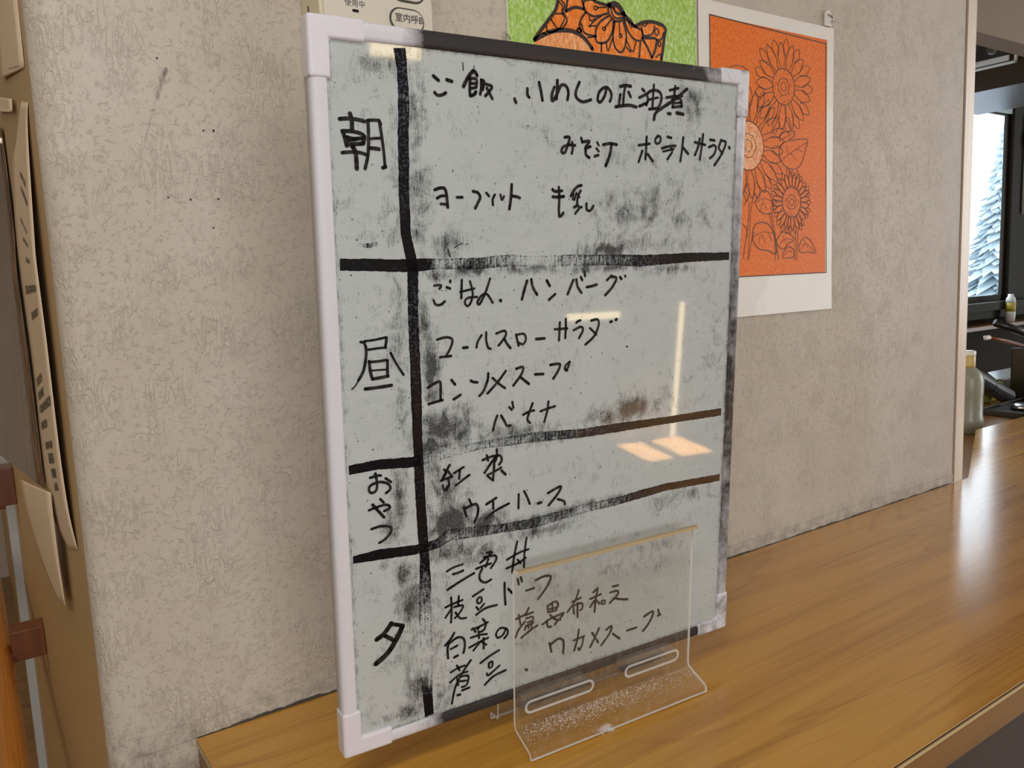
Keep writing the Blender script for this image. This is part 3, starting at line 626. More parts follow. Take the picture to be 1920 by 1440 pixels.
# slot windows here are glowing strips added so the board mirrors warm highlights
for i, b in enumerate([(3.103, 3.130, -3.35, -3.34, Z0 - .949, Z0 - .12), (2.32, 2.67, -3.35, -3.34, Z0 - .19, Z0 - .155), (1.23, 1.47, -3.35, -3.34, Z0 + 1.08, Z0 + 1.16)]):
    tag(wbox('window_%d' % (i + 2), b, M['warm_strip']), kind='structure')

def lit_window(name, horizontal, c, at, w, hgt):
    bm = bmesh.new()
    for a0, a1, b0, b1 in ((-w / 2 - .06, w / 2 + .06, -hgt / 2 - .06, -hgt / 2), (-w / 2 - .06, w / 2 + .06, hgt / 2, hgt / 2 + .06), (-w / 2 - .06, -w / 2, -hgt / 2, hgt / 2), (w / 2, w / 2 + .06, -hgt / 2, hgt / 2)):
        if horizontal: box(bm, c + a0, c + a1, at, at + .05, Z0 + .75 + b0, Z0 + .75 + b1)
        else: box(bm, at - .05, at, c + a0, c + a1, Z0 + .75 + b0, Z0 + .75 + b1)
    tag(bobj(name, bm, M['frame_light']), kind='structure')


lit_window('window_5', True, -.55, -3.35, 2.2, 1.3)
lit_window('window_6', False, -1.9, 5.0, 2.4, 1.5)

# counter: laminate top with an edging sandwich, oblique far end, apron and base
def counter():
    t = thing('serving_counter', 'long wood-grain serving counter the whiteboard stands on, with pale edging bead', 'counter', (0, 0, Z0))
    poly = [(.1005, -.0005), (.1005, -.44), (3.3, -.44), (3.3, .2195), (2.088, .2195), (1.60, -.0025), (1.53, -.0025)]
    bm = bmesh.new(); prism(bm, poly, -.0012, 0)
    bobj('top', bm, M['counter'], t)
    inset = lambda d: [(.1005 + d, -.0005), (.1005 + d, -.44 + d), (3.3, -.44 + d), (3.3, .2195 - d), (2.088, .2195 - d), (1.60, -.0025), (1.53, -.0025)]
    bm = bmesh.new(); prism(bm, inset(.0006), -.0040, -.0012); bobj('edge_line', bm, M['dark_line'], t)
    bm = bmesh.new(); prism(bm, inset(-.0004), -.0072, -.0040); bobj('edge_bead', bm, M['gold_bead'], t)
    bm = bmesh.new(); prism(bm, inset(.0008), -.038, -.0072); bobj('apron', bm, M['counter_edge'], t)
    bm = bmesh.new(); box(bm, .30, 3.2, -.33, -.02, -Z0, -.038); bobj('base', bm, M['dark_base'], t)
    bm = bmesh.new(); box(bm, .30, 3.2, -.334, -.33, -.30, -.296); bobj('base_seam', bm, M['frame_dark'], t)
    return t


counter()

# ================================================================ whiteboard
BX = Vector((0.99798, -0.06346, 0.0)); BV = Vector((-0.00403, -0.06332, 0.99799)); BN = BX.cross(BV)
B0 = Vector((0.1828, -0.1837, 0.035 + Z0))
BM = Matrix(((BX.x, BV.x, BN.x, B0.x), (BX.y, BV.y, BN.y, B0.y), (BX.z, BV.z, BN.z, B0.z), (0, 0, 0, 1)))
wb = thing('whiteboard', 'white-framed whiteboard with a handwritten menu in black marker on the counter', 'whiteboard', mat=BM)


def panel():
    nx, ny = 230, 300
    x0, x1, y0, y1 = .010, .441, .008, .592
    xs = np.linspace(x0, x1, nx); ys = np.linspace(y0, y1, ny)
    X, Y = np.meshgrid(xs, ys)
    e = np.full(X.shape, .10)
    rng = np.random.default_rng(5)
    for s in SMEAR.split():
        cx, cy, rx, ry, a = [float(q) for q in s.split(',')]
        cx *= 1e-4; cy *= 1e-4; rx *= 1e-4; ry *= 1e-4; a /= 100
        a *= 1.18 if a > .33 else 1.0
        d2 = ((X - cx) / rx) ** 2 + ((Y - cy) / ry) ** 2
        e = np.maximum(e, .08 + a * np.exp(-d2 * .8) * 1.25)
    from mathutils import noise as mn
    wob = np.array([[mn.noise((x * 95, y * 26, 0.0)) * .8 + mn.noise((x * 140, y * 120, 7.0)) * .7 + mn.noise((x * 22, y * 22, 3.0)) * .4 for x in xs] for y in ys])
    e = .08 + (e - .08) * np.clip(.95 + wob * .7, .1, 1.6)
    # dark residue caught against the frame
    for d, a in ((X - .0155, .35), (.4373 - X, .62), (Y - .012, .55), (.5845 - Y, .42)):
        e = np.maximum(e, a * np.exp(-np.clip(d, 0, None) / .0035))
    me = bpy.data.meshes.new('writing_panel')
    v = np.stack([X.ravel(), Y.ravel(), np.full(X.size, -.003)], -1)
    idx = np.arange(nx * ny).reshape(ny, nx)
    f = np.stack([idx[:-1, :-1], idx[:-1, 1:], idx[1:, 1:], idx[1:, :-1]], -1).reshape(-1, 4)
    vb = [(x0, y0, -.012), (x1, y0, -.012), (x1, y1, -.012), (x0, y1, -.012)]
    n = len(v)
    faces = f.tolist() + [(n, n + 3, n + 2, n + 1)] + [list(idx[0, ::-1]) + [n, n + 1], list(idx[:, -1][::-1]) + [n + 1, n + 2], list(idx[-1, :]) + [n + 2, n + 3], list(idx[:, 0]) + [n + 3, n]]
    me.from_pydata(v.tolist() + vb, [], faces)
    at = me.attributes.new('smear', 'FLOAT', 'POINT'); at.data.foreach_set('value', np.concatenate([e.ravel(), [0] * 4]).astype(np.float32))
    return link('writing_panel', me, wb, [M['panel']])


PN = panel()
bm = bmesh.new()
for w, pts in parse(HAND):
    stroke(bm, pts, w * 1e-4, lambda x, y: (x, y, -.0026), wob=.12)
tag(flat('handwriting', bm, M['ink'], PN), 'handwritten Japanese menu in black marker')


def ruled(rows, n):
    bm = bmesh.new(); lay = bm.verts.layers.float.new('dens')
    for r in rows.split('|'):
        P = [tuple(float(q) for q in t.split(',')) for t in r.split()]
        P = [(a * 1e-4, b * 1e-4, w * 1e-4, d / 100) for a, b, w, d in P]
        dens = []
        for a, b in zip(P, P[1:]):
            k = max(2, int(math.hypot(b[0] - a[0], b[1] - a[1]) / .0025))
            dens += [tuple(p + (q - p) * i / k for p, q in zip(a, b)) for i in range(k)]
        dens.append(P[-1])
        prev = None
        for i, (x, y, w, d) in enumerate(dens):
            a = dens[max(i - 3, 0)]; b = dens[min(i + 3, len(dens) - 1)]
            dx, dy = b[0] - a[0], b[1] - a[1]; L = math.hypot(dx, dy) or 1
            ja, jb = random.uniform(-.0003, .0003), random.uniform(-.0003, .0003)
            row = []
            for t in (-.5, -.3, 0, .3, .5):
                h = w * t + (ja if t < 0 else jb if t > 0 else 0)
                v = bm.verts.new((x - dy / L * h, y + dx / L * h, n))
                v[lay] = d if d > .9 else d * random.uniform(.86, 1.12) + (.10 if abs(t) == .5 and d < .8 else 0)
                row.append(v)
            if prev:
                for j in range(4): bm.faces.new((prev[j], prev[j + 1], row[j + 1], row[j]))
            prev = row
    return bm


tag(flat('ruled_lines', ruled(RULED + '|' + FADED, -.0028), M['ruled'], PN), 'thick worn black marker lines dividing the meals')


def rail(name, a, b, w0, w1, horizontal, dirt):
    """frame rail: rounded profile swept in steps so that its marker dust can vary along it"""
    N = 60
    prof = [(w0, -.016), (w0, -.0032), (w0 + (w1 - w0) * .1, -.0016), (w0 + (w1 - w0) * .3, -.001), (w0 + (w1 - w0) * .75, -.001), (w0 + (w1 - w0) * .93, -.0016), (w1, -.0034), (w1, -.016)]
    bm = bmesh.new(); lay = bm.verts.layers.float.new('dirt'); prev = None
    for i in range(N + 1):
        t = i / N; s = a + (b - a) * t; row = []
        for c, n in prof:
            v = bm.verts.new((s, c, n) if horizontal else (c, s, n)); v[lay] = dirt(t); row.append(v)
        if prev:
            for j in range(len(prof)): bm.faces.new((prev[j], prev[(j + 1) % len(prof)], row[(j + 1) % len(prof)], row[j]))
        else: bm.faces.new(row)
        prev = row
    bm.faces.new(prev)
    bmesh.ops.recalc_face_normals(bm, faces=bm.faces)
    me = bpy.data.meshes.new(name); bm.to_mesh(me); bm.free()
    return link(name, me, wb, [M['rail']], True)


def lerp(t, *ks):
    for (a, va), (b, vb) in zip(ks, ks[1:]):
        if t <= b: return va + (vb - va) * max(0, (t - a) / (b - a))
    return ks[-1][1]


tag(rail('frame_rail', .03, .42, .5985, .5845, True, lambda t: lerp(t, (0, .12), (.10, .2), (.17, .72), (.3, .9), (.75, .92), (.92, .62), (1, .5))), 'top rail blackened by marker dust')
tag(rail('frame_rail', .03, .42, .0010, .0122, True, lambda t: lerp(t, (0, .2), (.12, .35), (.2, .85), (.6, .8), (.85, .72), (1, .7))), 'bottom rail blackened by marker dust')
tag(rail('frame_rail', .03, .57, .0012, .0142, False, lambda t: .10), 'clean white side rail')
tag(rail('frame_rail', .03, .57, .4492, .4370, False, lambda t: lerp(t, (0, .42), (.2, .55), (.45, .66), (.6, .60), (.85, .46), (1, .34))), 'grey smudged side rail')


def cap(cx, cy, sx, sy, arm, lx, ly, label, mat):
    bm = bmesh.new()
    pts = [(0, 0), (lx, 0), (lx, arm), (arm, arm), (arm, ly), (0, ly)]
    pts = [(cx + sx * x, cy + sy * y) for x, y in pts]
    if sx * sy < 0: pts.reverse()
    prism(bm, pts, -.018, 0)
    o = bobj('corner_cap', bm, mat, wb, bevel=.0028, seg=3)
    return tag(o, label) if label else o


def capdirt():
    k = NT('smudged_corner_plastic')
    n = k.noise(k.coord(), 55, 4, .65)
    k.put(k.p, 'Base Color', k.mix(k.ramp(n, [(.46, (0, 0, 0)), (.72, (1, 1, 1))]), srgb(206, 206, 212), srgb(92, 86, 84))); k.p.inputs['Roughness'].default_value = .4
    return k.m


M['cap_dirty'] = capdirt()
cap(0, .600, 1, -1, .0168, .0443, .0448, 'clean white corner cap', M['cap'])
cap(0, 0, 1, 1, .0168, .0448, .0417, 'clean white corner cap', M['cap'])
cap(.4506, .600, -1, -1, .0150, .0395, .0463, 'smudged grey corner cap', M['cap_dirty'])
cap(.4506, 0, -1, 1, .0150, .0440, .0435, 'smudged grey corner cap', M['cap_dirty'])

# ================================================================ acrylic stand (built in the board's own axes)
st = thing('acrylic_stand', 'clear acrylic display stand with two oblong hooks holding up the whiteboard', 'display stand', mat=BM)


def sheet(name, prof, u0, u1, th, parent, lip=False):
    """bent sheet: profile in (n, v), extruded along u, edge faces get the bright edge material"""
    L, R2 = [], []
    for i, (n, v) in enumerate(prof):
        a = prof[max(i - 1, 0)]; b = prof[min(i + 1, len(prof) - 1)]
        dn, dv = b[0] - a[0], b[1] - a[1]; d = math.hypot(dn, dv)
        L.append((n - dv / d * th / 2, v + dn / d * th / 2)); R2.append((n + dv / d * th / 2, v - dn / d * th / 2))
    bm = bmesh.new()
    g = [[[bm.verts.new((u, v, n)) for n, v in side] for side in (L, R2)] for u in (u0, u1)]
    k = len(prof)
    for i in range(k - 1):
        for s in (0, 1):
            bm.faces.new((g[0][s][i], g[1][s][i], g[1][s][i + 1], g[0][s][i + 1])).material_index = 0
        for e in (0, 1):
            bm.faces.new((g[e][0][i], g[e][1][i], g[e][1][i + 1], g[e][0][i + 1])).material_index = 1
    for i in (0, k - 1):
        bm.faces.new((g[0][0][i], g[1][0][i], g[1][1][i], g[0][1][i])).material_index = 2 if lip and i == 0 else 1
    bm.faces.ensure_lookup_table()
    if lip:
        for f in bm.faces:
            if all(v.co.y > .1385 for v in f.verts) and f.material_index == 0: f.material_index = 2
    return bobj(name, bm, [M['acrylic'], M['acrylic_edge'], M['acrylic_lip']], parent)


FP = sheet('front_plate', [(.0268, .1432), (.0215, .1428), (.0192, .1412), (.0185, .1385), (.0185, -.009), (.0190, -.0125), (.0207, -.0152), (.0440, -.0245), (.0458, -.0260), (.0464, -.0285), (.0468, -.0310)], .158, .375, .003, st, True)
sheet('rear_leg', [(-.0215, -.0042), (-.0215, -.0270), (-.0225, -.0285), (-.0350, -.0296), (-.0362, -.0310), (-.0364, -.0362)], .163, .375, .0028, st)


def hook(u0, u1):
    """oblong loop standing out behind the plate's slot, its floor carrying the board"""
    va, vb = -.0026, .0112
    r = (vb - va) / 2; cv = (va + vb) / 2
    def ring(rr):
        o = []
        for k in range(9):
            a = -math.pi / 2 + math.pi * k / 8; o.append((u1 - r + rr * math.cos(a), cv + rr * math.sin(a)))
        for k in range(9):
            a = math.pi / 2 + math.pi * k / 8; o.append((u0 + r + rr * math.cos(a), cv + rr * math.sin(a)))
        return o
    bm = bmesh.new()
    a = ring(r); b = ring(r - .0026)
    lv = []
    for n in (.0215, .0042):
        lv.append(([bm.verts.new((x, y, n)) for x, y in a], [bm.verts.new((x, y, n)) for x, y in b]))
    m = len(a)
    for i in range(m):
        j = (i + 1) % m
        bm.faces.new((lv[0][0][i], lv[0][0][j], lv[1][0][j], lv[1][0][i])).material_index = 0
        bm.faces.new((lv[0][1][i], lv[0][1][j], lv[1][1][j], lv[1][1][i])).material_index = 0
        bm.faces.new((lv[0][0][i], lv[0][0][j], lv[0][1][j], lv[0][1][i])).material_index = 1
        bm.faces.new((lv[1][0][i], lv[1][0][j], lv[1][1][j], lv[1][1][i])).material_index = 0
    box(bm, u0 + .004, u1 - .004, -.0050, -.0006, -.0215, .0060, 0)
    return bobj('hook', bm, [M['acrylic'], M['acrylic_rim']], st)


hook(.1675, .2480); hook(.2860, .3590)
# dust lying on the sloping foot of the stand
def dust():
    rnd = random.Random(11); bm = bmesh.new()
    for i in range(3600):
        u = rnd.uniform(.161, .372)
        t = abs(rnd.gauss(.30, .26)) % 1.0
        if rnd.random() > .3 + .7 * math.exp(-((u - .24) / .06) ** 2): continue
        n = .0215 + .0225 * t; v = -.0152 - .0093 * t + .0020
        s = rnd.uniform(.00016, .00055)
        a = rnd.uniform(0, 3.14); c, sn = math.cos(a) * s, math.sin(a) * s * .6
        q = [(u + c, n + sn), (u - sn, n + c), (u - c, n - sn), (u + sn, n - c)]
        bm.faces.new([bm.verts.new((x, v - (y - n) * .4, y)) for x, y in q])
    return tag(flat('dust', bm, M['dust'], st), kind='stuff')


dust()
# tuft of lint caught on the stand's front edge
def lint():
    p = BM @ Vector((.243, -.0265, .0475))
    rnd = random.Random(4)
    bm = bmesh.new()
    for i in range(150):
        c = Vector((rnd.gauss(0, .0042), rnd.gauss(0, .0013), abs(rnd.gauss(0, .0016)) - .0015))
        c.z -= max(0, c.x) * .5
        pts = [c]; d = Vector((rnd.gauss(0, 1), rnd.gauss(0, .6), rnd.gauss(0, .6))).normalized()
        for k in range(4):
            d = (d + Vector((rnd.gauss(0, .5), rnd.gauss(0, .5), rnd.gauss(0, .5)))).normalized(); pts.append(pts[-1] + d * .0011)
        tube(bm, pts, .00013, 4)
    o = bobj('lint_tuft', bm, M['lint']); o.location = p
    tag(o, 'small white tuft of lint caught on the front edge of the acrylic stand', 'lint')


lint()

# ================================================================ pictures and fittings on the wall
def sheet_paper(name, parent, x0, x1, z0, z1, y, curl, mat, nx=12, nz=16, th=.0006):
    """sheet of paper as a thin solid, curl(s, t) pushes it off the wall"""
    bm = bmesh.new(); g = []
    for j in range(nz + 1):
        row = []
        for i in range(nx + 1):
            s, t = i / nx, j / nz
            yy = y - curl(s, t)
            row.append((bm.verts.new((x0 + (x1 - x0) * s, yy, z0 + (z1 - z0) * t)), bm.verts.new((x0 + (x1 - x0) * s, yy + th, z0 + (z1 - z0) * t))))
        g.append(row)
    for j in range(nz):
        for i in range(nx):
            for k in (0, 1):
                bm.faces.new((g[j][i][k], g[j][i + 1][k], g[j + 1][i + 1][k], g[j + 1][i][k]))
    for j in range(nz):
        for i in (0, nx): bm.faces.new((g[j][i][0], g[j + 1][i][0], g[j + 1][i][1], g[j][i][1]))
    for i in range(nx):
        for j in (0, nz): bm.faces.new((g[j][i][0], g[j][i + 1][0], g[j][i + 1][1], g[j][i][1]))
    return bobj(name, bm, mat, parent, smooth=False)


def region(bm, x0, x1, z0, z1, put, nx=12, nz=16, jag=0.0):
    g = [[bm.verts.new(put(x0 + (x1 - x0) * i / nx, z0 + (z1 - z0) * j / nz)) for i in range(nx + 1)] for j in range(nz + 1)]
    for j in range(nz):
        for i in range(nx): bm.faces.new((g[j][i], g[j][i + 1], g[j + 1][i + 1], g[j + 1][i]))


# --- sunflower drawing
OX0, OX1, OZ0, OZ1 = .8270, 1.1345, .3670, .8060
sf = thing('sunflower_drawing', 'orange colouring sheet of sunflowers pinned on the wall behind the whiteboard, white margins', 'drawing', (0, 0, Z0))
bow = lambda x, z: .0012 + .010 * max(0, (.46 - z) / .1) ** 2 * .55 * (1 - .75 * max(0, (x - OX0) / (OX1 - OX0))) if z < .46 else .0012
curl = lambda s, t: bow(OX0 + (OX1 - OX0) * s, OZ0 + (OZ1 - OZ0) * t)
sheet_paper('paper', sf, OX0, OX1, OZ0, OZ1, -.0006, curl, M['paper'])
pout = lambda d: (lambda x, z: (x, -.0006 - bow(x, z) - d, z))
bm = bmesh.new(); region(bm, .8490, 1.1170, .4265, .7865, pout(.0004)); ORG = flat('colouring', bm, M['orange'], sf)
bm = bmesh.new()
for a, b in (((.849, .7868), (1.1135, .7805)), ((1.1135, .7805), (1.1195, .4262)), ((1.1195, .4262), (.849, .4262)), ((.849, .4262), (.849, .7868))):
    k = 10; stroke(bm, [(a[0] + (b[0] - a[0]) * i / k, a[1] + (b[1] - a[1]) * i / k) for i in range(k + 1)], .0016, pout(.0008), smooth=False)


def petal_ring(bm, cx, cz, r0, r1, n, w, ph, put, wid, pointed=True, mid=False):
    rnd = random.Random(int(cx * 1e4) + n)
    for i in range(n):
        a = ph + 2 * math.pi * i / n + rnd.uniform(-.05, .05); R1 = r1 * rnd.uniform(.93, 1.05)
        pts = []
        for t, f in ((0, .35), (.3, .85), (.55, 1), (.8, .62), (1, 0 if pointed else .18), (.8, -.62), (.55, -1), (.3, -.85), (0, -.35)):
            r = r0 + (R1 - r0) * t; h = w * f
            pts.append((cx + r * math.cos(a) - h * math.sin(a), cz + r * math.sin(a) + h * math.cos(a)))
        stroke(bm, pts, wid, put)
        if mid: stroke(bm, [(cx + (r0 + .004) * math.cos(a), cz + (r0 + .004) * math.sin(a)), (cx + (r0 + (R1 - r0) * .6) * math.cos(a), cz + (r0 + (R1 - r0) * .6) * math.sin(a))], wid * .5, put)


def circle(bm, cx, cz, r, wid, put, wob=0, n=26):
    rnd = random.Random(int(r * 1e5))
    stroke(bm, [(cx + r * (1 + rnd.uniform(-wob, wob)) * math.cos(2 * math.pi * i / n), cz + r * (1 + rnd.uniform(-wob, wob)) * math.sin(2 * math.pi * i / n)) for i in range(n + 1)], wid, put)


put = pout(.0008)
F1, F2, F3 = (1.0100, .7060), (.9285, .6155), (1.0302, .5365)
petal_ring(bm, *F1, .027, .066, 13, .0085, .25, put, .0011)
petal_ring(bm, *F1, .044, .071, 13, .0070, .49, put, .0010)
petal_ring(bm, *F2, .036, .080, 16, .0088, .15, put, .0011)
petal_ring(bm, *F2, .054, .084, 16, .0065, .34, put, .0010)
petal_ring(bm, *F3, .0235, .046, 24, .0046, .1, put, .0010, False)
petal_ring(bm, *F3, .036, .050, 24, .0032, .23, put, .0009)
rnd = random.Random(2)
for (cx, cz), r in ((F1, .026), (F2, .035), (F3, .0225)):
    circle(bm, cx, cz, r, .0012, put); circle(bm, cx, cz, r * .48, .0010, put, .05); circle(bm, cx, cz, r * .24, .0009, put, .12)
    for i in range(70):
        a = rnd.uniform(0, 6.28); q = r * rnd.uniform(.52, .95)
        stroke(bm, [(cx + q * math.cos(a), cz + q * math.sin(a)), (cx + q * math.cos(a + .07), cz + q * math.sin(a + .07))], .0006, put, rounded=False)
for w, pts in parse(LEAVES):
    stroke(bm, pts, .00011 * w, put)
tag(flat('line_art', bm, M['pencil_line'], ORG), 'dark outlines of three sunflowers, leaves and stems')
for cx, cz, r in ((*F1, .026), (*F2, .035), (*F3, .0225)):
    pass
bm = bmesh.new()
bm.faces.new([bm.verts.new(pout(.0006)(F2[0] + .034 * math.cos(a * .2618), F2[1] + .034 * math.sin(a * .2618))) for a in range(24)])
flat('flower_centre', bm, M['orange_pale'], ORG)
# --- green drawing with an orange flower motif
gr = thing('flower_motif_drawing', 'green colouring sheet with a black-outlined orange flower motif, rising behind the top of the whiteboard', 'drawing', (0, 0, Z0))
sheet_paper('paper', gr, .5095, .8235, .395, .820, -.0004, lambda s, t: .0006, M['paper'])
gput = lambda d: (lambda x, z: (x, -.0010 - d, z))
bm = bmesh.new(); region(bm, .5110, .8225, .3965, .8190, gput(.0003)); GRN = flat('colouring', bm, M['green'], gr)


def poly(s): return [tuple(float(q) * 1e-4 for q in t.split(',')) for t in s.split()]


bm = bmesh.new(); bm.faces.new([bm.verts.new(gput(.0005)(*p)) for p in poly(MOTIF_FILL)]); flat('motif_fill', bm, M['orange_deep'], GRN)
bm = bmesh.new(); bm.faces.new([bm.verts.new(gput(.0006)(*p)) for p in spline(poly(BUMP_FILL), 3)]); flat('motif_mound', bm, M['orange_pale'], GRN)
bm = bmesh.new()
for w, pts in parse(MOTIF):
    stroke(bm, pts, 0.000155 * w, gput(.0009))
flat('line_art', bm, M['line'], GRN)

# --- small clear hook at the corner of the sunflower sheet, and one at the green sheet
def small_hook(name, x, z, label, mat, s=1.0):
    t = thing(name, label, 'hook', (x, 0, Z0 + z))
    bm = bmesh.new()
    pts = [(-.008 * s, -.016 * s), (.008 * s, -.016 * s)] + [(.008 * s * math.cos(a * math.pi / 8), .008 * s * math.sin(a * math.pi / 8)) for a in range(9)]
    prism(bm, pts, -.0042, -.0005, axis=1)
    bobj('plate', bm, mat, t, bevel=.0008)
    bm = bmesh.new(); tube(bm, [(0, -.004, .001), (0, -.010, -.004), (0, -.012, -.009), (0, -.009, -.012)], .0014 * s, 8); bobj('prong', bm, M['steel'], t, smooth=True)
    return t


small_hook('wall_hook', 1.1165, .8230, 'small white hook on the wall at the upper corner of the sunflower drawing', M['hook'])
small_hook('clear_hook', .5060, .7150, 'tiny clear hook on the wall beside the green drawing, just above the board', M['clear'], .6)

# --- intercom panel
ic = thing('intercom_panel', 'cream nurse-call intercom with oval buttons on the wall above the whiteboard', 'intercom', (.2628, 0, Z0 + .690))
IX, IZ = .2628, .690
def ibox(name, b, mat, bevel=.003): return wbox(name, (b[0] - IX, b[1] - IX, b[2], b[3], b[4] - IZ, b[5] - IZ), mat, ic, bevel=bevel)
ibox('housing', (.2628, .3850, -.0465, -.0005, .640, .860), M['cream'], .002)
ibox('face', (.2665, .3835, -.0490, -.0465, .642, .858), M['cream_face'], .0012)
bm = bmesh.new()
for i in range(14):
    z = .652 + i * .0155
    box(bm, -.0004, .0002, -.0205, -.0180, z - IZ, z + .0085 - IZ)
flat('side_vents', bm, M['led'], ic)


def capsule(bm, cx, cz, hw, hh, y, n=10):
    o = []
    for k in range(n + 1):
        a = -math.pi / 2 + math.pi * k / n; o.append((cx + hw - hh + hh * math.cos(a), cz + hh * math.sin(a)))
    for k in range(n + 1):
        a = math.pi / 2 + math.pi * k / n; o.append((cx - hw + hh + hh * math.cos(a), cz + hh * math.sin(a)))
    return o


def button(cx, cz, body):
    cx -= IX; cz -= IZ
    bm = bmesh.new(); prism(bm, capsule(bm, cx, cz, .0195, .0118, 0), -.0494, -.0488, axis=1); r = bobj('button_ring', bm, M['ring'], ic)
    bm = bmesh.new(); prism(bm, capsule(bm, cx, cz, .0177, .0100, 0), -.0512, -.0490, axis=1); b = bobj('button', bm, M['cream_face'], ic, bevel=.0006)
    if body:
        text_mesh('button_text', body, .0088, M['print'], b, Matrix.Translation((cx + .001, -.0520, cz + .0008)) @ Matrix.Rotation(math.pi / 2, 4, 'X'))


button(.3537, .6978, '室内呼B')
button(.3560, .7268, '')
text_mesh('printed_text', '使用中', .0072, M['print'], ic, Matrix.Translation((.2984 - IX, -.0492, .7058 - IZ)) @ Matrix.Rotation(math.pi / 2, 4, 'X'))
bm = bmesh.new(); prism(bm, capsule(bm, .2985 - IX, .6994 - IZ, .0034, .0013, 0), -.0494, -.0485, axis=1); bobj('indicator_lamp', bm, M['led'], ic)

# --- left side: sheets on the side wall (plane x = .024), clear pocket, handrail
def side_sheet(name, label, right, left, mat, prints=0, cat='notice', seed=1, th=.0005):
    """sheet hanging on the side wall, lofted between its near (right) and far (left) edges, rows from top to bottom"""
    t_ = thing(name, label, cat, (.024, 0, Z0))
    n = len(right); nx = 6
    rows = []
    Rr, Ll = spline(right, 4), spline(left, 4)
    for a, c in zip(Rr, Ll):
        rows.append([Vector(a).lerp(Vector(c), i / nx) - Vector((.024, 0, 0)) for i in range(nx + 1)])
    for r in rows:
        for p in r: p.x = min(p.x, -.0007)
    bm = bmesh.new()
    g = [[(bm.verts.new(p), bm.verts.new(p + Vector((th, 0, 0)))) for p in r] for r in rows]
    for j in range(len(g) - 1):
        for i in range(nx):
            for k in (0, 1): bm.faces.new((g[j][i][k], g[j][i + 1][k], g[j + 1][i + 1][k], g[j + 1][i][k]))
        for i in (0, nx): bm.faces.new((g[j][i][0], g[j + 1][i][0], g[j + 1][i][1], g[j][i][1]))
    for j in (0, len(g) - 1):
        for i in range(nx): bm.faces.new((g[j][i][0], g[j][i + 1][0], g[j][i + 1][1], g[j][i][1]))
    pp = bobj('paper', bm, mat, t_, smooth=True)
    if prints:
        rnd = random.Random(seed)
        def P(s, t):
            f = t * (len(rows) - 1); j = min(int(f), len(rows) - 2); q = min(s * nx, nx - .001); i = int(q); q -= i; f -= j
            a = rows[j][i].lerp(rows[j][i + 1], q); c = rows[j + 1][i].lerp(rows[j + 1][i + 1], q)
            return a.lerp(c, f) + Vector((-.0006, 0, 0))
        for t, s0, s1, hh in prints:
            bm = bmesh.new(); prev = None
            for e in range(7):
                u = s0 + (s1 - s0) * e / 6
                row = [bm.verts.new(P(u, t)), bm.verts.new(P(u, t + hh))]
                if prev: bm.faces.new((prev[0], row[0], row[1], prev[1]))
                prev = row
            flat('printed_line', bm, M['print_row'], pp)
    return t_


side_sheet('notice_sheet', 'white notice sheet on the side wall at the wall corner, uppermost of the sheets',
           [(.0232, .05, .92), (.0232, .05, .76), (.0232, .05, .697), (.0228, .05, .650), (.0232, .055, .641)],
           [(.0225, .30, .96), (.0222, .30, .82), (.0218, .30, .750), (.0200, .30, .705), (.0189, .30, .6844)], M['warm_shade_paper'], [(.86, .15, .55, .012)])
side_sheet('card_tip', 'pale corner of a card sticking out below the uppermost notice sheet',
           [(.0200, .19, .641), (.0194, .19, .630), (.0190, .20, .6296)], [(.0195, .42, .69), (.0175, .42, .675), (.0150, .42, .672)], M['warm_shade_paper'], cat='card')
side_sheet('list_sheet', 'long curling printed list hanging at the wall corner under the white notice',
           [(.0230, .06, .612), (.0208, .07, .582), (.0168, .07, .4957), (.0160, .07, .4664), (.0168, .07, .3969), (.0170, .07, .2946), (.0188, .07, .2312), (.0226, .07, .1928)],
           [(.0230, .12, .625), (.0226, .24, .603), (.0179, .27, .5794), (.0142, .27, .4854), (.0158, .27, .3642), (.0150, .27, .2602), (.0174, .27, .1873), (.0222, .16, .170)],
           M['warm_shade_paper'], [(.22, .25, .55, .012), (.25, .2, .5, .012), (.34, .3, .6, .010), (.38, .3, .55, .010), (.42, .3, .5, .010), (.47, .15, .75, .012), (.51, .2, .6, .011), (.60, .45, .8, .012), (.62, .45, .8, .012), (.64, .1, .8, .012), (.665, .45, .8, .012), (.70, .3, .7, .012), (.72, .3, .6, .02), (.75, .3, .55, .02), (.78, .3, .5, .02)], seed=5)
side_sheet('folded_sheet', 'lower white sheet with a folded tip, below the printed list on the side wall',
           [(.0140, .20, .225), (.0136, .20, .2035), (.0138, .20, .1487), (.0150, .20, .0962)],
           [(-.0080, .36, .215), (-.0070, .36, .1866), (.0030, .36, .1147), (.0150, .30, .068)], M['warm_shade_paper'])
side_sheet('brochure_pocket', 'glossy brown brochure in a clear pocket hanging farther back on the side wall',
           [(.0215, .42, .652), (.0205, .40, .531), (.0180, .40, .4646), (.0200, .40, .3419), (.0204, .40, .2226), (.0204, .40, .19)],
           [(.0140, .90, .700), (.0098, .90, .5698), (.0039, .90, .4773), (-.0060, .90, .3077), (-.0140, .90, .18), (-.0140, .90, .16)], M['pocket'], cat='brochure')

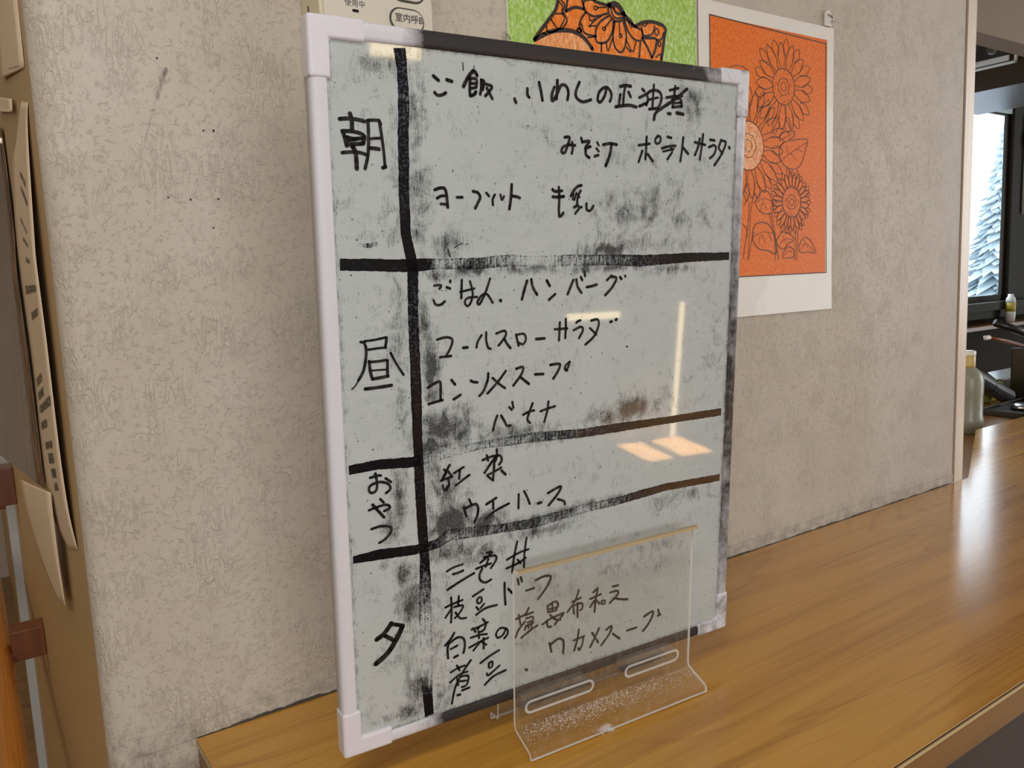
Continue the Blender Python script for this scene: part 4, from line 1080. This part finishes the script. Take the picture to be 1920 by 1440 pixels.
hr = thing('handrail', 'amber varnished wooden handrail along the side wall', 'handrail', (0, 0, Z0))
bm = bmesh.new(); tube(bm, [(-.052, .30, -.240), (-.052, 1.0, -.240), (-.052, 2.0, -.240), (-.052, 3.4, -.240)], .0205, 20); bobj('rail', bm, M['handrail'], hr, smooth=False)
for y in (.95, 2.3):
    wbox('bracket', (-.034, .0238, y, y + .05, -.250, -.190), M['block'], hr, bevel=.002)
tag(wbox('wooden_block', (-.030, .0238, 1.54, 1.62, Z0 - .074, Z0 + .020), M['block'], bevel=.002), 'small brown wooden block fixed on the side wall above the handrail', 'block')
tag(wbox('trim_4', (.004, .0238, 1.75, 1.83, 0, Z0 + .9), M['frame_light']), kind='structure')

# ================================================================ kitchen seen through the opening
def kitchen_wall():
    bm = bmesh.new()
    Y = 1.22
    x0, xa, xb, x1, z0, z1 = 2.9, 4.407, 5.05, 5.7, Z0 + .223, Z0 + 1.153
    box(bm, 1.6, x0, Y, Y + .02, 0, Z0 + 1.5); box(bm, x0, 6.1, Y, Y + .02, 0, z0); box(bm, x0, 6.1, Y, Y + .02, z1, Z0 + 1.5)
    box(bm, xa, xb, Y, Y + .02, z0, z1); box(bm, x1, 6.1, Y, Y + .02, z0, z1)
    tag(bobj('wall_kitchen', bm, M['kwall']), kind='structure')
    bm = bmesh.new()
    for a, c in ((x0, xa), (xb, x1)):
        box(bm, a, c, Y, Y + .014, z0, z0 + .03); box(bm, a, c, Y, Y + .014, z1 - .008, z1)
        box(bm, c - .015, c, Y, Y + .014, z0, z1); box(bm, a, a + .015, Y, Y + .014, z0, z1)
    w = bobj('window_1', bm, M['frame_dark']); tag(w, kind='structure')
    bm = bmesh.new(); box(bm, x0, xa, Y + .004, Y + .008, z0, z1); box(bm, xb, x1, Y + .004, Y + .008, z0, z1); bobj('window_pane', bm, M['glass'], w)
    bm = bmesh.new(); box(bm, x0, xa + .015, Y - .012, Y, z1, z1 + .145); bobj('window_head', bm, M['frame_light'], w)
    bm = bmesh.new(); box(bm, xa + .015, 4.623, Y - .022, Y, z0 - .015, z1 + .145); bobj('window_mullion', bm, M['frame_dark'], w)
    bm = bmesh.new(); box(bm, 4.528, 4.556, Y - .058, Y - .022, Z0 + 1.0, Z0 + 1.06); bobj('window_latch', bm, M['black'], w)
    bm = bmesh.new(); box(bm, 4.534, 4.550, Y - .05, Y - .022, Z0 + .66, Z0 + 1.15); bobj('window_handle', bm, M['white_panel'], w)
    bm = bmesh.new(); box(bm, 2.9, 5.1, Y - .07, Y, Z0 + .184, Z0 + .223); box(bm, 2.9, 5.1, Y - .05, Y, Z0 + .144, Z0 + .184); bobj('window_apron', bm, M['frame_dark'], w)
    tag(wbox('trim_3', (2.9, 5.1, Y - .14, Y, Z0 + .104, Z0 + .121), M['sillwood']), kind='structure')
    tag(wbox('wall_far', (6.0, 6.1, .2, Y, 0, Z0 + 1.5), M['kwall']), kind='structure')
    # worktop and dark units behind the serving counter
    tag(wbox('kitchen_worktop', (1.585, 3.35, .012, 1.215, Z0 - .075, Z0 - .0395), M['kcounter']), 'brown kitchen worktop running behind the serving counter', 'worktop')
    tag(wbox('kitchen_unit', (1.60, 3.30, .06, 1.20, 0, Z0 - .0755), M['kdark']), 'dark wooden kitchen unit under the brown worktop behind the counter', 'cabinet')
    tag(wbox('hanging_cabinet', (3.41, 3.95, .45, 1.15, Z0 + 1.10, Z0 + 1.497), M['kdark'], bevel=.002), 'dark brown cabinet hanging from the kitchen ceiling beyond the opening', 'cabinet')


kitchen_wall()
# lamp fitting on the cabinet's side: pale frame around a dark panel with a chrome knob
fx = thing('panel_fitting', 'metal-framed fitting with chrome knob and white tray on the hanging kitchen cabinet', 'fitting', (3.409, .74, Z0 + 1.18))
bm = bmesh.new()
box(bm, -.012, 0, 0, .5, 0, .010); box(bm, -.012, 0, 0, .012, 0, .24); box(bm, -.012, 0, 0, .5, .23, .24); box(bm, -.012, 0, .488, .5, 0, .24)
bobj('frame', bm, M['white_panel'], fx, bevel=.003)
bm = bmesh.new(); box(bm, -.004, -.0005, .012, .488, .036, .23); bobj('dark_panel', bm, M['grey_black'], fx)
bm = bmesh.new(); box(bm, -.010, -.0005, .03, .488, .014, .036); bobj('white_tray', bm, M['white_panel'], fx, bevel=.003)
bm = bmesh.new(); tube(bm, [(-.004, .085, .066), (-.030, .085, .066), (-.042, .085, .066)], .02, 20, radii=[.022, .021, .016]); bobj('knob', bm, M['steel'], fx, smooth=False)

# squeeze bottle beside the end of the wall
bt = thing('squeeze_bottle', 'frosted white bottle with yellowish neck standing just past the end of the wall', 'bottle', (2.231, .312, Z0 - .0395))
bm = bmesh.new(); lathe(bm, [(.0, 0), (.036, 0), (.0405, .004), (.041, .040), (.038, .050), (.0375, .105), (.0385, .110), (.0385, .150), (.034, .165), (.022, .178), (.016, .183)]); bobj('body', bm, M['bottle'], bt, smooth=True)
bm = bmesh.new(); lathe(bm, [(.016, .183), (.0165, .19), (.0165, .214), (.015, .216)]); bobj('neck', bm, M['bottle_neck'], bt, smooth=True)
bm = bmesh.new(); lathe(bm, [(.0165, .216), (.017, .218), (.017, .227), (.014, .229)]); bobj('cap', bm, M['bottle_cap'], bt, smooth=True)

# things lying on the worktop past the counter
tb = thing('black_tube', 'charcoal cylindrical canister leaning over on the kitchen worktop', 'canister', (2.60, .42, Z0 - .0395))
bm = bmesh.new(); tube(bm, [(0, .06, .110), (.085, .05, .070)], .026, 20); bobj('body', bm, M['grey_black'], tb)
bm = bmesh.new(); tube(bm, [(.087, .0498, .069), (.19, .038, .022)], .026, 20); bobj('lid', bm, M['grey_black'], tb)
bm = bmesh.new(); tube(bm, [(.0845, .0500, .0702), (.0875, .0497, .0688)], .0268, 20); bobj('seam', bm, M['black'], tb)
tag(wbox('sponge', (2.70, 2.86, .50, .56, Z0 - .0395, Z0 + .022), M['sponge'], bevel=.008, seg=3), 'yellow-green sponge on the worktop behind the leaning canister', 'sponge')
tr = thing('black_tray', 'black plastic tray with a shiny rim on the kitchen worktop', 'tray', (2.66, .36, Z0 - .0395))
bm = bmesh.new(); box(bm, -.13, .15, -.06, .06, 0, .006); bobj('base', bm, M['black'], tr)
bm = bmesh.new(); box(bm, -.13, .15, -.066, -.06, 0, .018); box(bm, -.13, .15, .06, .066, 0, .018); box(bm, -.136, -.13, -.066, .066, 0, .018); box(bm, .15, .156, -.066, .066, 0, .018); bobj('rim', bm, M['black'], tr, bevel=.002)
bm = bmesh.new(); lathe(bm, [(.0, .006), (.045, .008), (.05, .014), (.03, .022), (.0, .024)], .02, -.01); bobj('lid_dish', bm, M['steel'], tr, smooth=True)
ms = thing('metal_sheet', 'bright steel sheet lying flat on the worktop beyond the leaning canister', 'tray', (2.9, .62, Z0 - .0395))
bm = bmesh.new(); prism(bm, [(.14, .02), (.40, .02), (.14, -.12), (-.03, -.09)], .058, .064); bobj('sheet', bm, M['steel'], ms)
bm = bmesh.new(); box(bm, .10, .24, -.05, .0, 0, .058); bobj('rack', bm, M['black'], ms)
tag(wbox('black_stand', (2.875, 2.93, .44, .49, Z0 - .0395, Z0 + .135), M['black'], bevel=.004), 'black upright holder at the edge of the view behind the serving counter', 'holder')
ut = thing('ladle', 'long-handled utensil with a white tip lying across the black upright holder', 'utensil', (2.64, .45, Z0 + .135))
bm = bmesh.new(); tube(bm, [(0, 0, .054), (.10, 0, .036), (.26, 0, .003)], .006, 10); bobj('handle', bm, M['block'], ut, smooth=True)
bm = bmesh.new(); tube(bm, [(-.036, 0, .0555), (-.028, 0, .0555), (-.006, 0, .0550), (.002, 0, .0540)], .006, 12, radii=[.003, .0075, .0075, .004]); bobj('tip', bm, M['white_panel'], ut, smooth=True)
fb = thing('faucet', 'dark swinging faucet spout above the kitchen worktop', 'faucet', (3.10, .44, Z0 - .0395))
bm = bmesh.new(); tube(bm, [(-.316, .06, .2655), (-.22, .02, .2295), (0, 0, .18)], .013, 14); bobj('spout', bm, M['black'], fb, smooth=True)
bm = bmesh.new(); tube(bm, [(0, 0, 0), (0, 0, .19)], .018, 14); bobj('column', bm, M['black'], fb)
sb = thing('small_bottle', 'small bottle with yellow label on the wooden window ledge', 'bottle', (4.30, 1.13, Z0 + .121))
bm = bmesh.new(); lathe(bm, [(0, 0), (.021, 0), (.023, .043), (.023, .05)]); bobj('base', bm, M['bottle_cap'], sb, smooth=True)
bm = bmesh.new(); lathe(bm, [(.023, .05), (.023, .094)]); bobj('label_band', bm, M['yellow'], sb, smooth=True)
bm = bmesh.new(); lathe(bm, [(.023, .094), (.021, .115), (.013, .126), (.013, .137)]); bobj('top', bm, M['bottle_cap'], sb, smooth=True)

# outdoors: snow field and a frosted fir
tag(wbox('snow_field', (0, 60, 2.6, 90, -.6, -.2), M['snow']), 'snow-covered ground outside the kitchen window', 'snow', kind='structure')
def fir(x, y, h, label):
    t = thing('fir_tree', label, 'tree', (x, y, -.2))
    rnd = random.Random(int(x * 10)); bm = bmesh.new()
    L = 30
    for i in range(L):
        z = h * (.06 + .92 * i / L); r = h * .24 * (1 - i / L) + .08; n = 19
        for k in range(n):
            a = 2 * math.pi * (k + rnd.random() * .7) / n; rr = r * rnd.uniform(.7, 1.15); dr = rr * rnd.uniform(.15, .5)
            c, s = math.cos(a), math.sin(a); w = rr * .22
            p0 = Vector((0, 0, z + h * .05)); p1 = Vector((c * rr * .55 - s * w, s * rr * .55 + c * w, z - dr * .3)); p2 = Vector((c * rr, s * rr, z - dr)); p3 = Vector((c * rr * .55 + s * w, s * rr * .55 - c * w, z - dr * .3)); p4 = Vector((c * rr * .5, s * rr * .5, z - dr * .3 - h * .02))
            v = [bm.verts.new(p) for p in (p0, p1, p2, p3, p4)]
            for f in ((0, 1, 2), (0, 2, 3), (0, 4, 1), (0, 3, 4), (1, 4, 2), (4, 3, 2)): bm.faces.new([v[q] for q in f])
    bobj('foliage', bm, M['fir'], t)
    bm = bmesh.new(); tube(bm, [(0, 0, 0), (0, 0, h * .9)], .16, 8, radii=[.2, .05]); bobj('trunk', bm, M['kdark'], t)


fir(22.6, 9.5, 5.2, 'frosted pale fir tree outside the kitchen window')

# the dining room's ceiling lamp
cl = thing('ceiling_lamp', 'long ceiling lamp of the dining room above the counter', 'lamp', (-0.5, -0.95, Z0 + 1.42))
wbox('housing', (-.47, .47, -.14, .14, .02, .08), M['white_panel'], cl)
